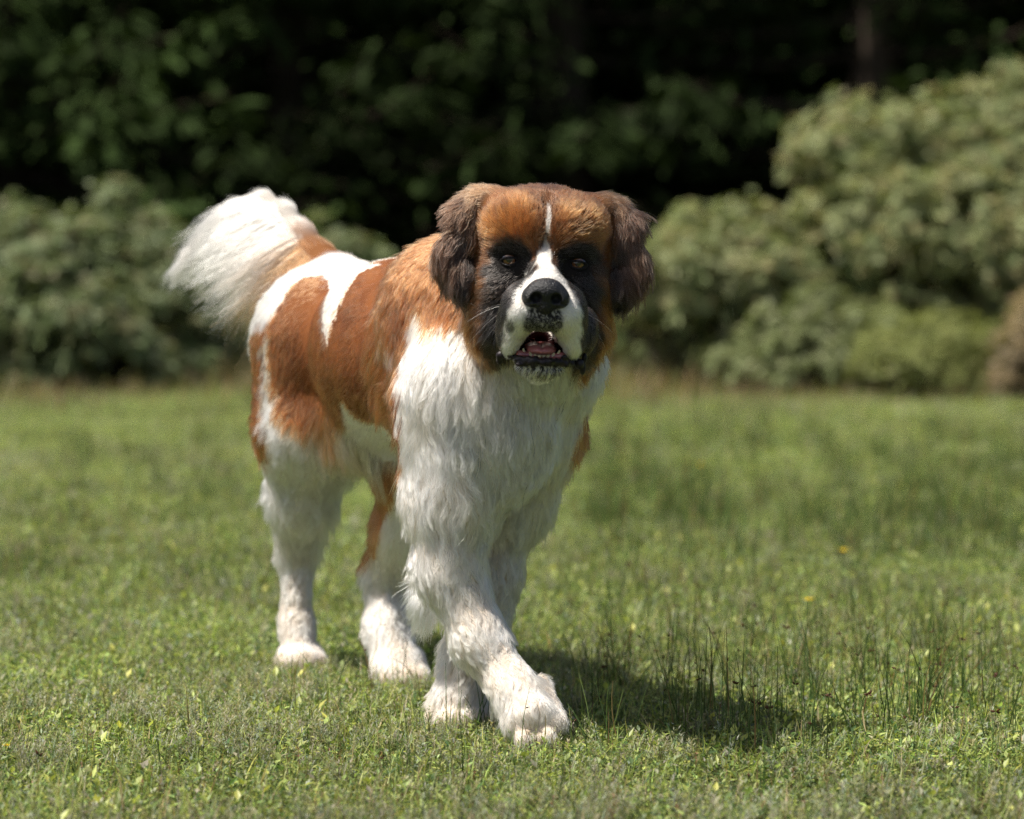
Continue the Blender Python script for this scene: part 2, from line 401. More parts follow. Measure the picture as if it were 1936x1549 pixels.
def shrub(name, label, cat, lobes, Y, cols, n_ros, leaf, per=7, wid=.38, shoots=0, spread=.9, group=None):
    lb = [(P(px, py, Y + dy), r * (Y + dy + 5) / FPX, rz * (Y + dy + 5) / FPX) for px, py, r, rz, dy in lobes]
    base = np.mean([c for c, _, _ in lb], 0); base[2] = 0
    e = empty(name, base)
    vs_, fs_ = [], []
    for c, r, rz in lb:
        for _ in range(3):
            tgt = c + rng.normal(size=3) * r * .35; st = base + np.array([rng.normal() * .12 + (c[0] - base[0]) * .45, rng.normal() * .1, 0])
            v, f = tube(st, tgt, .022, .006, rng.normal(size=3) * .06); o_ = len(vs_); vs_ += v; fs_ += [tuple(q + o_ for q in w_) for w_ in f]
    link('stem', mesh_from('stem', vs_, fs_, BARK), e)
    area = np.array([r * rz for _, r, rz in lb]); cnt = (n_ros * area / area.sum()).astype(int)
    V = []; C = []
    for (c, r, rz), n in zip(lb, cnt):
        d = norm(rng.normal(size=(n, 3))); d[:, 2] = np.where(d[:, 2] < -.3, -d[:, 2] * .5, d[:, 2]); d = norm(d)
        rad = np.where(rng.random(n) < .72, rng.uniform(.82, 1.04, n) + np.where(rng.random(n) < .03, rng.uniform(0, .25, n), 0), rng.uniform(.35, .9, n))
        lump = 1 + .17 * snoise(c + d * r, 8, 1) + .13 * snoise(c + d * r, 22, 2)
        pc = c + d * (rad * lump)[:, None] * np.array([r, r * .95, rz])
        m_ = max(8, n // 16); sc_ = norm(rng.normal(size=(m_, 3))); sc_[:, 2] = np.where(sc_[:, 2] < -.3, -sc_[:, 2] * .5, sc_[:, 2]); sc_ = norm(sc_)
        own = rng.integers(0, m_, n); sub = rng.random(n) < .8
        hem = norm(rng.normal(size=(n, 3)) + sc_[own] * .9); sr = rng.uniform(.05, .105, m_)[own] * rng.uniform(.75, 1.05, n)
        lump2 = 1 + .17 * snoise(c + sc_ * r, 8, 1)
        pc2 = c + (sc_ * (lump2 * rng.uniform(.82, .98, m_))[:, None])[own] * np.array([r, r * .95, rz]) + hem * sr[:, None]
        pc = np.where(sub[:, None], pc2, pc); d = np.where(sub[:, None], hem, d)
        pc[:, 2] = np.maximum(pc[:, 2], .03)
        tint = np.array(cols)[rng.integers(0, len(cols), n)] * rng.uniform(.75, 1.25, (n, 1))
        for k in range(per):
            az = k * 6.283 / per + rng.uniform(0, 6.28, n); el_ = rng.uniform(.1, 1.0, n) * spread
            axd = norm(d + np.array([0, 0, .7])); t1 = norm(np.cross(axd, rng.normal(size=(n, 3)))); t2 = np.cross(axd, t1)
            ld = norm(t1 * np.cos(az)[:, None] + t2 * np.sin(az)[:, None] + axd * el_[:, None]); sd_ = norm(np.cross(ld, axd)); up = np.cross(sd_, ld)
            l = leaf * rng.uniform(.7, 1.25, n)[:, None]; w_ = l * wid
            V.append(np.stack([pc, pc + ld * l * .5 - sd_ * w_ * .5 + up * l * .06, pc + ld * l - up * l * .08, pc + ld * l * .5 + sd_ * w_ * .5 + up * l * .06], 1))
            C.append(np.repeat((tint * rng.uniform(.85, 1.15, (n, 1)))[:, None], 4, 1))
    V = np.concatenate(V).reshape(-1, 3); C = np.concatenate(C).reshape(-1, 3)
    q = np.arange(len(V)).reshape(-1, 4)
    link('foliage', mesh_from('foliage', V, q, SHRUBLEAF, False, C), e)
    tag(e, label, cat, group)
    return e
G1 = [(.265, .30, .145), (.205, .245, .115), (.31, .335, .175), (.28, .26, .125)]
G2 = [(.19, .235, .12), (.225, .265, .15), (.15, .195, .085), (.19, .19, .10)]
shrub('leafy_shrub', 'tall rounded green shrub filling the right side behind the meadow', 'shrub',
      [(1620, 300, 120, 110, .3), (1770, 300, 140, 115, .5), (1920, 235, 100, 100, .6), (1720, 400, 140, 110, .4), (1880, 370, 150, 120, .4), (1650, 470, 165, 130, 0), (1810, 480, 180, 150, .1), (1950, 420, 170, 190, .3), (2100, 330, 200, 200, .6), (1760, 610, 150, 120, .2), (1930, 600, 150, 130, .4), (2120, 560, 180, 160, .4), (1700, 690, 120, 55, .3), (1880, 700, 120, 50, .4)], 9.2, G1, 10500, .042)
shrub('leafy_shrub', 'lower green shrub beside the dog\'s ear, at the foot of the tall shrub', 'shrub',
      [(1365, 470, 95, 75, .2), (1290, 530, 85, 80, 0), (1430, 540, 95, 80, .1), (1330, 600, 110, 90, .1), (1210, 560, 70, 60, .3), (1400, 680, 80, 55, .2), (1280, 680, 80, 50, .3)], 9.0, G1, 3300, .038)
shrub('leafy_shrub', 'pale green bushy shrub low in front of the tall right shrub', 'shrub',
      [(1540, 615, 75, 55, .1), (1615, 650, 95, 75, .1), (1470, 660, 60, 60, .1), (1390, 690, 50, 45, .1), (1540, 690, 95, 55, 0), (1640, 705, 80, 40, 0), (1460, 715, 60, 30, 0)], 8.7, [(.22, .255, .12), (.19, .225, .10), (.25, .27, .14)], 1900, .034)
shrub('creeping_shrub', 'low yellow green spreading shrub on the right with a rounded top', 'shrub',
      [(1790, 650, 95, 38, .1), (1720, 695, 90, 42, -.1), (1860, 690, 60, 50, .1), (1795, 715, 90, 35, 0), (1690, 650, 40, 30, .1)], 8.3, [(.22, .25, .085), (.26, .275, .10), (.18, .205, .07)], 2600, .022, per=6)
shrub('dead_bracken', 'brown dead bracken clump at the right edge of the meadow', 'dead bracken',
      [(1950, 680, 55, 75, 0), (2010, 650, 70, 100, .1), (1900, 730, 50, 40, 0)], 8.2, [(.27, .21, .13), (.33, .26, .16), (.20, .165, .10)], 1500, .045, per=5, wid=.2)
shrub('leafy_shrub', 'grey green leafy shrub on the left behind the raised tail', 'shrub',
      [(70, 510, 110, 88, .1), (205, 478, 95, 80, .2), (290, 505, 70, 75, .1), (-90, 520, 140, 100, .2), (130, 590, 150, 110, 0), (320, 590, 95, 100, 0), (30, 640, 120, 85, .1), (240, 670, 110, 70, -.1), (222, 392, 22, 34, .2), (40, 420, 36, 30, .2), (90, 710, 110, 45, 0), (330, 710, 90, 45, 0)], 9.0, G2, 6200, .042)
shrub('leafy_shrub', 'dim grey green shrub low between the left shrub and the dog\'s rump', 'shrub',
      [(470, 610, 95, 95, .2), (610, 520, 90, 90, .5), (430, 680, 80, 55, 0), (690, 600, 110, 110, .5), (560, 660, 90, 70, .2), (500, 720, 70, 40, .1), (650, 710, 80, 50, .3)], 9.4, G2, 3000, .040)

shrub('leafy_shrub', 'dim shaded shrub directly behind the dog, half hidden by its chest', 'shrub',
      [(1120, 670, 90, 60, 0), (1210, 690, 80, 50, .1), (1000, 650, 110, 80, .2), (880, 660, 110, 80, .2)], 10.0, [(.10, .13, .045), (.08, .11, .04), (.12, .10, .05)], 2200, .040)  # darker leaf colours stand in for the shade it lies in

# ------------------------------------------------------------------ dark wood behind
NEEDLE = leaf_mat('needle_leaf', trans=.20, rough=.7, spec=.05, var=.35)
def conifer_mesh(seed, H_=11.0, R0=2.1, lum=1.0):
    r = np.random.default_rng(seed); V = []; C = []; tv, tf = tube((0, 0, -.1), (0, 0, H_), .17, .02, (0, 0, 0), n=10, segs=8)
    z = .25
    while z < H_ - .3:
        nb = 8 if z < 4 else 6
        for b in range(nb):
            az = r.uniform(0, 6.283); L = R0 * (1 - z / H_) ** .8 * r.uniform(.65, 1.1); up = r.uniform(-.10, .25)
            d = np.array([math.cos(az), math.sin(az), 0]); e_ = d * L + np.array([0, 0, up * L])
            v, f = tube((0, 0, z), np.array([0, 0, z]) + e_, .022, .005, (0, 0, -.08 * L), n=4, segs=3); o_ = len(tv); tv += v; tf += [tuple(q + o_ for q in w_) for w_ in f]
            n = int((95 if z < 4 else 34) * L / R0 + 6)
            t = r.uniform(.18, 1.02, n); lat = r.normal(size=n) * .16 * (1.15 - t) * L + r.normal(size=n) * .04
            sd_ = np.array([-d[1], d[0], 0])
            p = np.array([0, 0, z]) + e_ * t[:, None] + np.array([0, 0, -.08 * L]) * np.sin(math.pi * t)[:, None] + sd_ * lat[:, None] + np.array([0, 0, 1]) * (r.normal(size=n) * .05 - .04)[:, None]
            ld = norm(d * .8 + sd_ * (np.sign(lat) * .8)[:, None] + np.array([0, 0, -.35]) + r.normal(size=(n, 3)) * .35)
            s2 = norm(np.cross(ld, np.array([0, 0, 1]) + r.normal(size=(n, 3)) * .4)); l = r.uniform(.10, .20, n)[:, None]; w_ = l * .34
            V.append(np.stack([p, p + ld * l * .5 - s2 * w_ * .5, p + ld * l - np.array([0, 0, .02]), p + ld * l * .5 + s2 * w_ * .5], 1))
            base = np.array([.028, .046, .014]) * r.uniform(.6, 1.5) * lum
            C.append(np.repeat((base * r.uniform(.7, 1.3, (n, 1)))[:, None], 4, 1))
        z += .24 if z < 4 else .42
    V = np.concatenate(V).reshape(-1, 3); C = np.concatenate(C).reshape(-1, 3)
    return mesh_from('crown', V, np.arange(len(V)).reshape(-1, 4), NEEDLE, False, C), mesh_from('trunk', tv, tf, BARK)
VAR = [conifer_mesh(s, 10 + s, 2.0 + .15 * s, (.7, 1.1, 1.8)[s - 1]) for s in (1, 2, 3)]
hx = np.linspace(-60, 60, 41); hy = np.concatenate([[21.5, 22.5, 24, 27], np.linspace(31, 90, 12)])
X, Y = np.meshgrid(hx, hy, indexing='ij'); Z = np.clip((Y - 22) * .62, -.5, 30) + np.sin(X * .9) * np.sin(Y * .7) * .3
hv_ = np.stack([X.ravel(), Y.ravel(), Z.ravel()], 1); ii, jj = np.meshgrid(np.arange(40), np.arange(len(hy) - 1), indexing='ij'); a = (ii * len(hy) + jj).ravel()
hill = link('hillside', mesh_from('hillside', hv_, np.stack([a, a + len(hy), a + len(hy) + 1, a + 1], 1), simple_mat('hill_undergrowth', (.016, .024, .010), rough=1, spec=0, noise=.6, nscale=3)))  # slope added behind the trees to close bright sky gaps
tag(hill, kind='structure')
k = 0
for row, (yy, st) in enumerate(((14.6, 1.75), (17.0, 1.9), (19.8, 2.1))):
    xx = -8.5 + row * .8
    while xx < 8.6:
        t = empty('conifer_tree', (xx + random.uniform(-.4, .4), yy + random.uniform(-.5, .5), 0))
        t.rotation_euler = (0, 0, random.uniform(0, 6.28)); s_ = random.uniform(.85, 1.15); t.scale = (s_, s_, s_)
        tag(t, 'dark conifer in the shaded wood behind the shrubs', 'tree', 'conifers of the dark wood')
        cm, tm = VAR[2 if xx < -1.8 and random.random() < .75 else random.choice([0, 0, 1, 1, 2])]
        for nm, me in (('crown', cm), ('trunk', tm)):
            o = bpy.data.objects.new(nm, me); COL.objects.link(o); o.parent = t
        xx += st

# ================================================================== the dog
# --- body as one implicit surface, meshed once
def body_frame():
    e1 = norm(np.array([0.432, -0.902, 0.0]))            # forward
    e2 = np.array([e1[1], -e1[0], 0.0])                  # towards the dog's right
    return np.array([e1, e2, [0, 0, 1.0]])
BF = body_frame()
HO = P(1028, 494, -0.22)                                 # point between the eyes
_r = math.radians(3.0); _yw = math.radians(-2.0); _pt = math.radians(4.0)
_ex = np.array([math.cos(_r), 0, -math.sin(_r)]); _ez = np.array([math.sin(_r), 0, math.cos(_r)]); _ey = np.array([0, 1.0, 0])
_ey = norm(_ey + math.sin(_yw) * _ex + math.sin(_pt) * _ez); _ez = norm(_ez - _ey * (_ez @ _ey)); _ex = np.cross(_ey, _ez)
HF = np.array([_ex, _ey, _ez])                           # head axes: image right, back, up
def H(x, y, z): return HO + np.array([x, y, z]) @ HF
def head_local(p): return (p - HO) @ HF.T

def smin(a, b, k):
    h = np.clip(0.5 + 0.5 * (b - a) / k, 0, 1)
    return b + (a - b) * h - k * h * (1 - h)


PR = []      # additive primitives
CV = []      # carved primitives
def rc(part, a, b, ra, rb, k=0.03, flow=None, ln=0.03, lift=0.35, sc=None):
    a = np.array(a, float); b = np.array(b, float)
    PR.append(dict(t='rc', part=part, a=a, b=b, ra=ra, rb=rb, k=k, flow=norm(b - a) if flow is None else norm(flow), ln=ln, lift=lift))
def el(part, c, R, r, k=0.03, flow=(0, 0, -1), ln=0.03, lift=0.35, carve=False):
    d = dict(t='el', part=part, c=np.array(c, float), R=np.array(R, float), r=np.array(r, float), k=k, flow=norm(np.array(flow, float)), ln=ln, lift=lift)
    (CV if carve else PR).append(d)
def dist(q, p):
    if q['t'] == 'el':
        l = (p - q['c']) @ q['R'].T
        k0 = np.linalg.norm(l / q['r'], axis=-1); k1 = np.linalg.norm(l / (q['r'] ** 2), axis=-1)
        return k0 * (k0 - 1.0) / np.maximum(k1, 1e-6)
    ba = q['b'] - q['a']; pa = p - q['a']
    h = np.clip((pa @ ba) / (ba @ ba), 0, 1)
    return np.linalg.norm(pa - h[..., None] * ba, axis=-1) - (q['ra'] + (q['rb'] - q['ra']) * h)
def bounds(q, m):
    if q['t'] == 'el':
        e = np.abs(q['R'].T) @ q['r']
        return q['c'] - e - m, q['c'] + e + m
    r = max(q['ra'], q['rb'])
    return np.minimum(q['a'], q['b']) - r - m, np.maximum(q['a'], q['b']) + r + m

BACK = -BF[0]
fl_body = BACK * 0.8 + np.array([0, 0, -0.55])
I3 = np.eye(3)
# torso
el('torso', (-0.080, 0.145, 0.575), BF, (0.22, 0.136, 0.172), flow=fl_body, ln=0.020, lift=.15)
el('torso', (-0.180, 0.350, 0.590), BF, (0.25, 0.142, 0.160), flow=fl_body, ln=0.020, lift=.15)
el('torso', (-0.290, 0.590, 0.605), BF, (0.16, 0.132, 0.138), flow=fl_body + np.array([0, 0, -0.3]), ln=0.019, lift=.15)
el('torso', (-0.110, 0.170, 0.700), BF, (0.16, 0.075, 0.062), flow=fl_body, ln=0.024, lift=.18)
el('belly', (-0.230, 0.440, 0.475), BF, (0.17, 0.085, 0.055), flow=BACK * 0.5 + np.array([0, 0, -0.9]), ln=0.060, lift=0.3)
# chest and neck
el('chest', P(922, 735, -0.02), BF, (0.112, 0.116, 0.165), flow=(0.0, -0.15, -1), ln=0.034, k=0.05, lift=.28)
el('chest', P(955, 795, -0.06), I3, (0.066, 0.055, 0.115), flow=(0.0, -0.1, -1), ln=0.030, k=0.05, lift=.28)
rc('neck', P(880, 600, 0.10), P(1020, 540, -0.06), 0.132, 0.100, k=0.05, flow=(-0.25, 0.15, -1), ln=0.036, lift=0.28)
el('neck', P(1015, 640, -0.09), I3, (0.088, 0.075, 0.080), flow=(0, 0.1, -1), ln=0.045, lift=0.3, k=0.04)
el('neck', P(1068, 690, 0.0), I3, (0.055, 0.065, 0.065), flow=(.25, 0.1, -1), ln=0.042, lift=0.3, k=0.05)
# right front leg (reaching forward across the other)
rc('legRF', P(864, 740, -0.03), P(858, 930, -0.04), 0.082, 0.068, k=0.05, ln=0.036, flow=(0, 0, -1), lift=.28)
rc('legRF', P(858, 930, -0.04), P(848, 1065, -0.05), 0.062, 0.049, k=0.04, ln=0.026, lift=.2)
rc('legRF', P(848, 1065, -0.05), P(905, 1205, -0.08), 0.047, 0.038, k=0.03, ln=0.022, lift=.15)
rc('legRF', P(905, 1205, -0.08), P(970, 1300, -0.12), 0.037, 0.034, k=0.03, ln=0.017, lift=.13)
rc('pawRF', P(970, 1300, -0.12), P(1000, 1348, -0.15), 0.034, 0.036, k=0.02, ln=0.013, lift=.12)
el('elbow', P(803, 1130, 0.03), I3, (0.016, 0.024, 0.035), k=0.03, ln=0.04, flow=(-0.5, 0.3, -0.8))
TD = norm(P(1025, 1398, -0.185) - P(1000, 1350, -0.15))
for i, (tx, ty, s) in enumerate(((966, 1372, .85), (992, 1395, 1), (1030, 1395, 1), (1052, 1366, .85))):
    yy = -0.185 + abs(i - 1.5) * 0.018
    rc('toeRF', P(tx - 22 + (1010 - tx) * .2, ty - 70, yy + 0.055), P(tx + 2, ty, yy), 0.0185 * s, 0.0180 * s, k=0.006, ln=0.015, flow=TD + np.array([0, -.2, 0]), lift=.3)
# left front leg (planted)
rc('legLF', P(1012, 800, 0.05), P(966, 935, 0.09), 0.074, 0.056, k=0.05, ln=0.032, flow=(-.05, 0, -1), lift=.25)
rc('legLF', P(966, 935, 0.09), P(926, 1075, 0.10), 0.054, 0.041, k=0.04, ln=0.026, lift=.25)
rc('legLF', P(926, 1075, 0.10), P(893, 1235, 0.07), 0.044, 0.037, k=0.03, ln=0.022)
rc('legLF', P(893, 1235, 0.07), P(870, 1325, 0.05), 0.037, 0.042, k=0.03, ln=0.018)
for i, (tx, s) in enumerate(((826, .85), (853, 1), (888, 1), (918, .88))):
    yy = 0.005 + abs(i - 1.5) * 0.02
    rc('toeLF', P(868 + (tx - 868) * .6, 1335, yy + 0.05), P(tx, 1360, yy), 0.026 * s, 0.022 * s, k=0.012, ln=0.013, flow=(0, -.8, -.5))
# right hind leg
rc('thighR', P(610, 650, 0.60), P(590, 800, 0.58), 0.120, 0.093, k=0.06, lift=.16, ln=0.022, flow=(-.15, .25, -1))
rc('thighR', P(590, 800, 0.58), P(572, 930, 0.64), 0.080, 0.051, k=0.05, lift=.25, ln=0.032, flow=(-.1, .35, -1))
rc('legRR', P(572, 930, 0.64), P(560, 1040, 0.725), 0.048, 0.028, k=0.04, lift=.25, ln=0.026, flow=(-.1, .4, -1))
rc('legRR', P(560, 1040, 0.725), P(561, 1180, 0.71), 0.027, 0.025, k=0.025, ln=0.013, lift=.2)
rc('legRR', P(561, 1180, 0.71), P(566, 1238, 0.685), 0.026, 0.031, k=0.03, ln=0.012, lift=.2)
for i, (tx, s) in enumerate(((540, .9), (557, 1), (580, 1), (600, .9))):
    yy = 0.635 + abs(i - 1.5) * 0.018
    rc('toeRR', P(565 + (tx - 565) * .6, 1235, yy + 0.055), P(tx, 1252, yy), 0.023 * s, 0.020 * s, k=0.012, ln=0.012, flow=(0, -.8, -.5))
# left hind leg (swinging forward)
rc('thighL', P(760, 690, 0.50), P(800, 860, 0.40), 0.105, 0.078, k=0.06, ln=0.034, flow=(.1, .25, -1))
rc('thighL', P(800, 860, 0.40), P(775, 985, 0.46), 0.070, 0.050, k=0.05, ln=0.036, flow=(-.1, .35, -1))
rc('legRL', P(775, 985, 0.46), P(733, 1080, 0.555), 0.048, 0.034, k=0.04, ln=0.028, flow=(-.1, .4, -1))
rc('legRL', P(733, 1080, 0.555), P(732, 1190, 0.525), 0.033, 0.032, k=0.025, ln=0.016)
rc('legRL', P(732, 1190, 0.525), P(748, 1250, 0.49), 0.033, 0.038, k=0.03, ln=0.015)
for i, (tx, ty, s) in enumerate(((718, 1268, .85), (740, 1283, 1), (768, 1287, 1), (794, 1280, .88))):
    yy = 0.435 + abs(i - 1.5) * 0.014
    rc('toeRL', P(750 + (tx - 750) * .6, 1245, yy + 0.05), P(tx, ty, yy), 0.024 * s, 0.021 * s, k=0.012, ln=0.013, flow=(.1, -.8, -.6))
# tail
TPX = [(640, 520, .66, .036), (600, 494, .72, .033), (566, 450, .76, .027), (536, 408, .80, .021), (500, 382, .84, .016), (455, 390, .88, .012), (412, 424, .90, .009), (372, 468, .91, .007), (338, 506, .92, .005)]
TAILF = [(-.9, .1, -.25)] * 6
for i in range(len(TPX) - 1):
    a, b = TPX[i], TPX[i + 1]
    rc('tail', P(*a[:3]), P(*b[:3]), a[3], b[3], k=0.02 if i else 0.04, ln=0.03, flow=P(*b[:3]) - P(*a[:3]), lift=0.14)
# head
def hel(part, c, r, k=0.02, flow=(0, 1, 0), ln=0.015, lift=0.3, carve=False, R=None):
    RR = HF if R is None else R @ HF
    el(part, H(*c), RR, r, k=k, flow=np.array(flow, float) @ HF, ln=ln, lift=lift, carve=carve)
hel('skull', (0, .085, .035), (.098, .105, .072), flow=(0, 1, .35), ln=.020)
for s in (-1, 1):
    hel('skull', (.046 * s, .030, .052), (.048, .045, .046), flow=(.35 * s, .7, .6), ln=.017, k=.025)
    hel('brow', (.047 * s, .010, .022), (.028, .017, .011), flow=(.6 * s, .5, .55), ln=.011, k=.02)
    hel('cheek', (.066 * s, .060, -.045), (.040, .060, .066), flow=(.5 * s, .6, -.6), ln=.024, k=.03, lift=.35)
    hel('jowl', (.063 * s, .055, -.100), (.036, .050, .046), flow=(.35 * s, .4, -.85), ln=.032, k=.03, lift=.3)
    hel('undereye', (.046 * s, .016, -.030), (.034, .024, .030), flow=(.5 * s, .7, -.4), ln=.008, k=.025)
    # flews
    hel('flew', (.032 * s, -.082, -.064), (.031, .050, .040), flow=(.45 * s, .45, -.7), ln=.008, k=.018)
    hel('flew', (.045 * s, -.056, -.100), (.022, .048, .040), flow=(.4 * s, .3, -.85), ln=.009, k=.018)
    # ear
    e = np.array([[math.cos(.35 * s), 0, -math.sin(.35 * s)], [0, 1, 0], [math.sin(.35 * s), 0, math.cos(.35 * s)]])
    hel('earbase', (.100 * s, .085, .015), (.034, .034, .070), flow=(.55 * s, .3, -.75), ln=.03, k=.02)
    hel('ear', (.088 * s, .070, .078), (.034, .028, .022), flow=(.8 * s, .0, -.55), ln=.026, k=.025, lift=.25)
    hel('ear', (.118 * s, .056, .036), (.024, .022, .046), flow=(.5 * s, -.05, -.85), ln=.034, k=.02, R=e, lift=.2)
    hel('ear', (.136 * s, .046, -.008), (.026, .017, .042), flow=(.12 * s, 0, -1), ln=.028, k=.015, lift=.18)
    hel('ear', (.120 * s, .034, -.036), (.019, .012, .028), flow=(-.10 * s, -.05, -1), ln=.022, k=.015, lift=.18)
hel('flew', (.064, -.040, -.098), (.020, .030, .036), flow=(.4, .3, -.85), ln=.009, k=.012)
rc('bridge', H(0, .016, -.008), H(0, -.100, -.030), .022, .028, k=.022, flow=np.array((0, 1, .25)) @ HF, ln=.007, lift=.25)
hel('lipfront', (0, -.112, -.068), (.026, .022, .026), flow=(0, .3, -1), ln=.005, k=.014)
# lower jaw
rc('jaw', H(0, .04, -.122), H(0, -.062, -.150), .043, .024, k=.02, flow=np.array((0, .8, -.6)) @ HF, ln=.018, lift=.3)
hel('chin', (0, -.075, -.151), (.034, .025, .014), flow=(0, .5, -.9), ln=.009, k=.012)
# carves: mouth opening and eye openings
hel('mouth', (0, -.085, -.116), (.020, .085, .0155), k=.008, carve=True)
hel('mouth', (0, -.066, -.126), (.028, .060, .009), k=.008, carve=True)
rc('x', H(0, -.012, .030), H(.001, .03, .100), .006, .007)
CV.append(dict(PR.pop(), part='furrow', k=.016))
EYES = []
for s in (-1, 1):
    ys_ = np.linspace(-.06, .06, 241)
    pp_ = np.array([H(.0515 * s, y_, -.001) for y_ in ys_])
    D_ = np.full(len(pp_), .3)
    for q_ in PR: D_ = smin(D_, dist(q_, pp_), q_['k'])
    c = (.0515 * s, float(ys_[np.argmax(D_ < 0)]), -.001)      # where the face surface lies at the eye
    EYES.append(c)
    Rz = np.array([[math.cos(.12 * s), 0, -math.sin(.12 * s)], [0, 1, 0], [math.sin(.12 * s), 0, math.cos(.12 * s)]])
    hel('eyehole', (c[0], c[1] - .004, c[2]), (.0132, .022, .0074), k=.003, carve=True, R=Rz)


def axis(lo, hi, f0, f1, coarse, fine):
    pts = [lo]; x = lo
    while x < hi:
        x += fine if f0 <= x <= f1 else coarse
        pts.append(x)
    return np.array(pts)


def surface_net(F, xs, ys, zs):
    S = F < 0
    c = [S[i:S.shape[0] - 1 + i, j:S.shape[1] - 1 + j, k:S.shape[2] - 1 + k] for i in (0, 1) for j in (0, 1) for k in (0, 1)]
    any_ = np.logical_or.reduce(c); all_ = np.logical_and.reduce(c)
    act = any_ & ~all_
    idx = np.argwhere(act)
    ids = np.full(act.shape, -1, dtype=np.int32); ids[act] = np.arange(len(idx))
    corners = np.array([(i, j, k) for i in (0, 1) for j in (0, 1) for k in (0, 1)])
    V = np.stack([F[idx[:, 0] + i, idx[:, 1] + j, idx[:, 2] + k] for i, j, k in corners], 1)
    acc = np.zeros((len(idx), 3)); cnt = np.zeros(len(idx))
    for a in range(8):
        for b in range(a + 1, 8):
            if np.abs(corners[a] - corners[b]).sum() != 1: continue
            m = (V[:, a] < 0) != (V[:, b] < 0)
            t = V[m, a] / (V[m, a] - V[m, b])
            acc[m] += corners[a] + t[:, None] * (corners[b] - corners[a]); cnt[m] += 1
    g = idx + acc / cnt[:, None]
    verts = np.stack([np.interp(g[:, 0], np.arange(len(xs)), xs), np.interp(g[:, 1], np.arange(len(ys)), ys), np.interp(g[:, 2], np.arange(len(zs)), zs)], 1)
    quads = []
    for ax in range(3):
        sl0 = [slice(None)] * 3; sl1 = [slice(None)] * 3
        sl0[ax] = slice(0, -1); sl1[ax] = slice(1, None)
        A = S[tuple(sl0)]; B = S[tuple(sl1)]
        e = np.argwhere(A != B)
        o1, o2 = [(1, 2), (2, 0), (0, 1)][ax]
        e = e[(e[:, o1] > 0) & (e[:, o2] > 0) & (e[:, o1] < S.shape[o1] - 1) & (e[:, o2] < S.shape[o2] - 1)]
        inside = A[e[:, 0], e[:, 1], e[:, 2]]
        def cell(d1, d2):
            q = e.copy(); q[:, o1] -= d1; q[:, o2] -= d2
            return ids[q[:, 0], q[:, 1], q[:, 2]]
        q = np.stack([cell(1, 1), cell(0, 1), cell(0, 0), cell(1, 0)], 1)
        q[~inside] = q[~inside][:, ::-1]
        quads.append(q)
    return verts, np.concatenate(quads).astype(np.int32)


def field(prims, carves, xs, ys, zs, extra=None):
    F = np.full((len(xs), len(ys), len(zs)), 0.3, dtype=np.float32)
    def run(q, sub):
        lo, hi = bounds(q, 0.03 + q['k'])
        s = [slice(max(0, np.searchsorted(ax, lo[i]) - 1), np.searchsorted(ax, hi[i]) + 1) for i, ax in enumerate((xs, ys, zs))]
        gx, gy, gz = np.meshgrid(xs[s[0]], ys[s[1]], zs[s[2]], indexing='ij')
        if gx.size == 0: return
        d = dist(q, np.stack([gx, gy, gz], -1)).astype(np.float32)
        f = F[tuple(s)]
        F[tuple(s)] = -smin(-f, d, q['k']) if sub else smin(f, d, q['k'])
    for q in prims: run(q, False)
    for q in carves: run(q, True)
    return F


def build_body():
    lo = np.min([bounds(q, .02)[0] for q in PR], 0); hi = np.max([bounds(q, .02)[1] for q in PR], 0)
    h0, h1 = HO + np.array([-.175, -.16, -.20]), HO + np.array([.175, .09, .125])
    xs = axis(lo[0], hi[0], h0[0], h1[0], .0048, .0026)
    ys = axis(lo[1], hi[1], h0[1], h1[1], .0048, .0026)
    zs = axis(lo[2], hi[2], h0[2], h1[2], .0048, .0026)
    F = field(PR, CV, xs, ys, zs)
    v, q = surface_net(F, xs, ys, zs)
    # keep feet from sinking under the ground
    v[:, 2] = np.maximum(v[:, 2], 0.004)
    return v, q


bv, bq = build_body()

# ---- per point surface data: part weights, fur flow, fur length
PARTS = [q['part'] for q in PR]
AX0 = np.array([-0.295, 0.60, 0.57])
def coat_coords(p):
    """along the back (0 hips, 1 chest) and angle round the barrel (0 spine, + the dog's right)"""
    l = (p - AX0) @ BF.T
    return l[:, 0] / 0.62, np.arctan2(l[:, 1], l[:, 2])

def surface_data(p):
    D = np.stack([dist(q, p) for q in PR], 1)
    D = D - D.min(1, keepdims=True)
    W = np.exp(-D / 0.012); W /= W.sum(1, keepdims=True)
    flow = W @ np.array([q['flow'] for q in PR])
    ln = W @ np.array([q['ln'] for q in PR]); lift = W @ np.array([q['lift'] for q in PR])
    def w(*names): return W[:, [i for i, n in enumerate(PARTS) if n in names]].sum(1)
    return flow, ln, lift, w

HEADP = ('skull', 'brow', 'cheek', 'jowl', 'undereye', 'earbase', 'flew', 'bridge', 'lipfront', 'jaw', 'chin', 'ear')
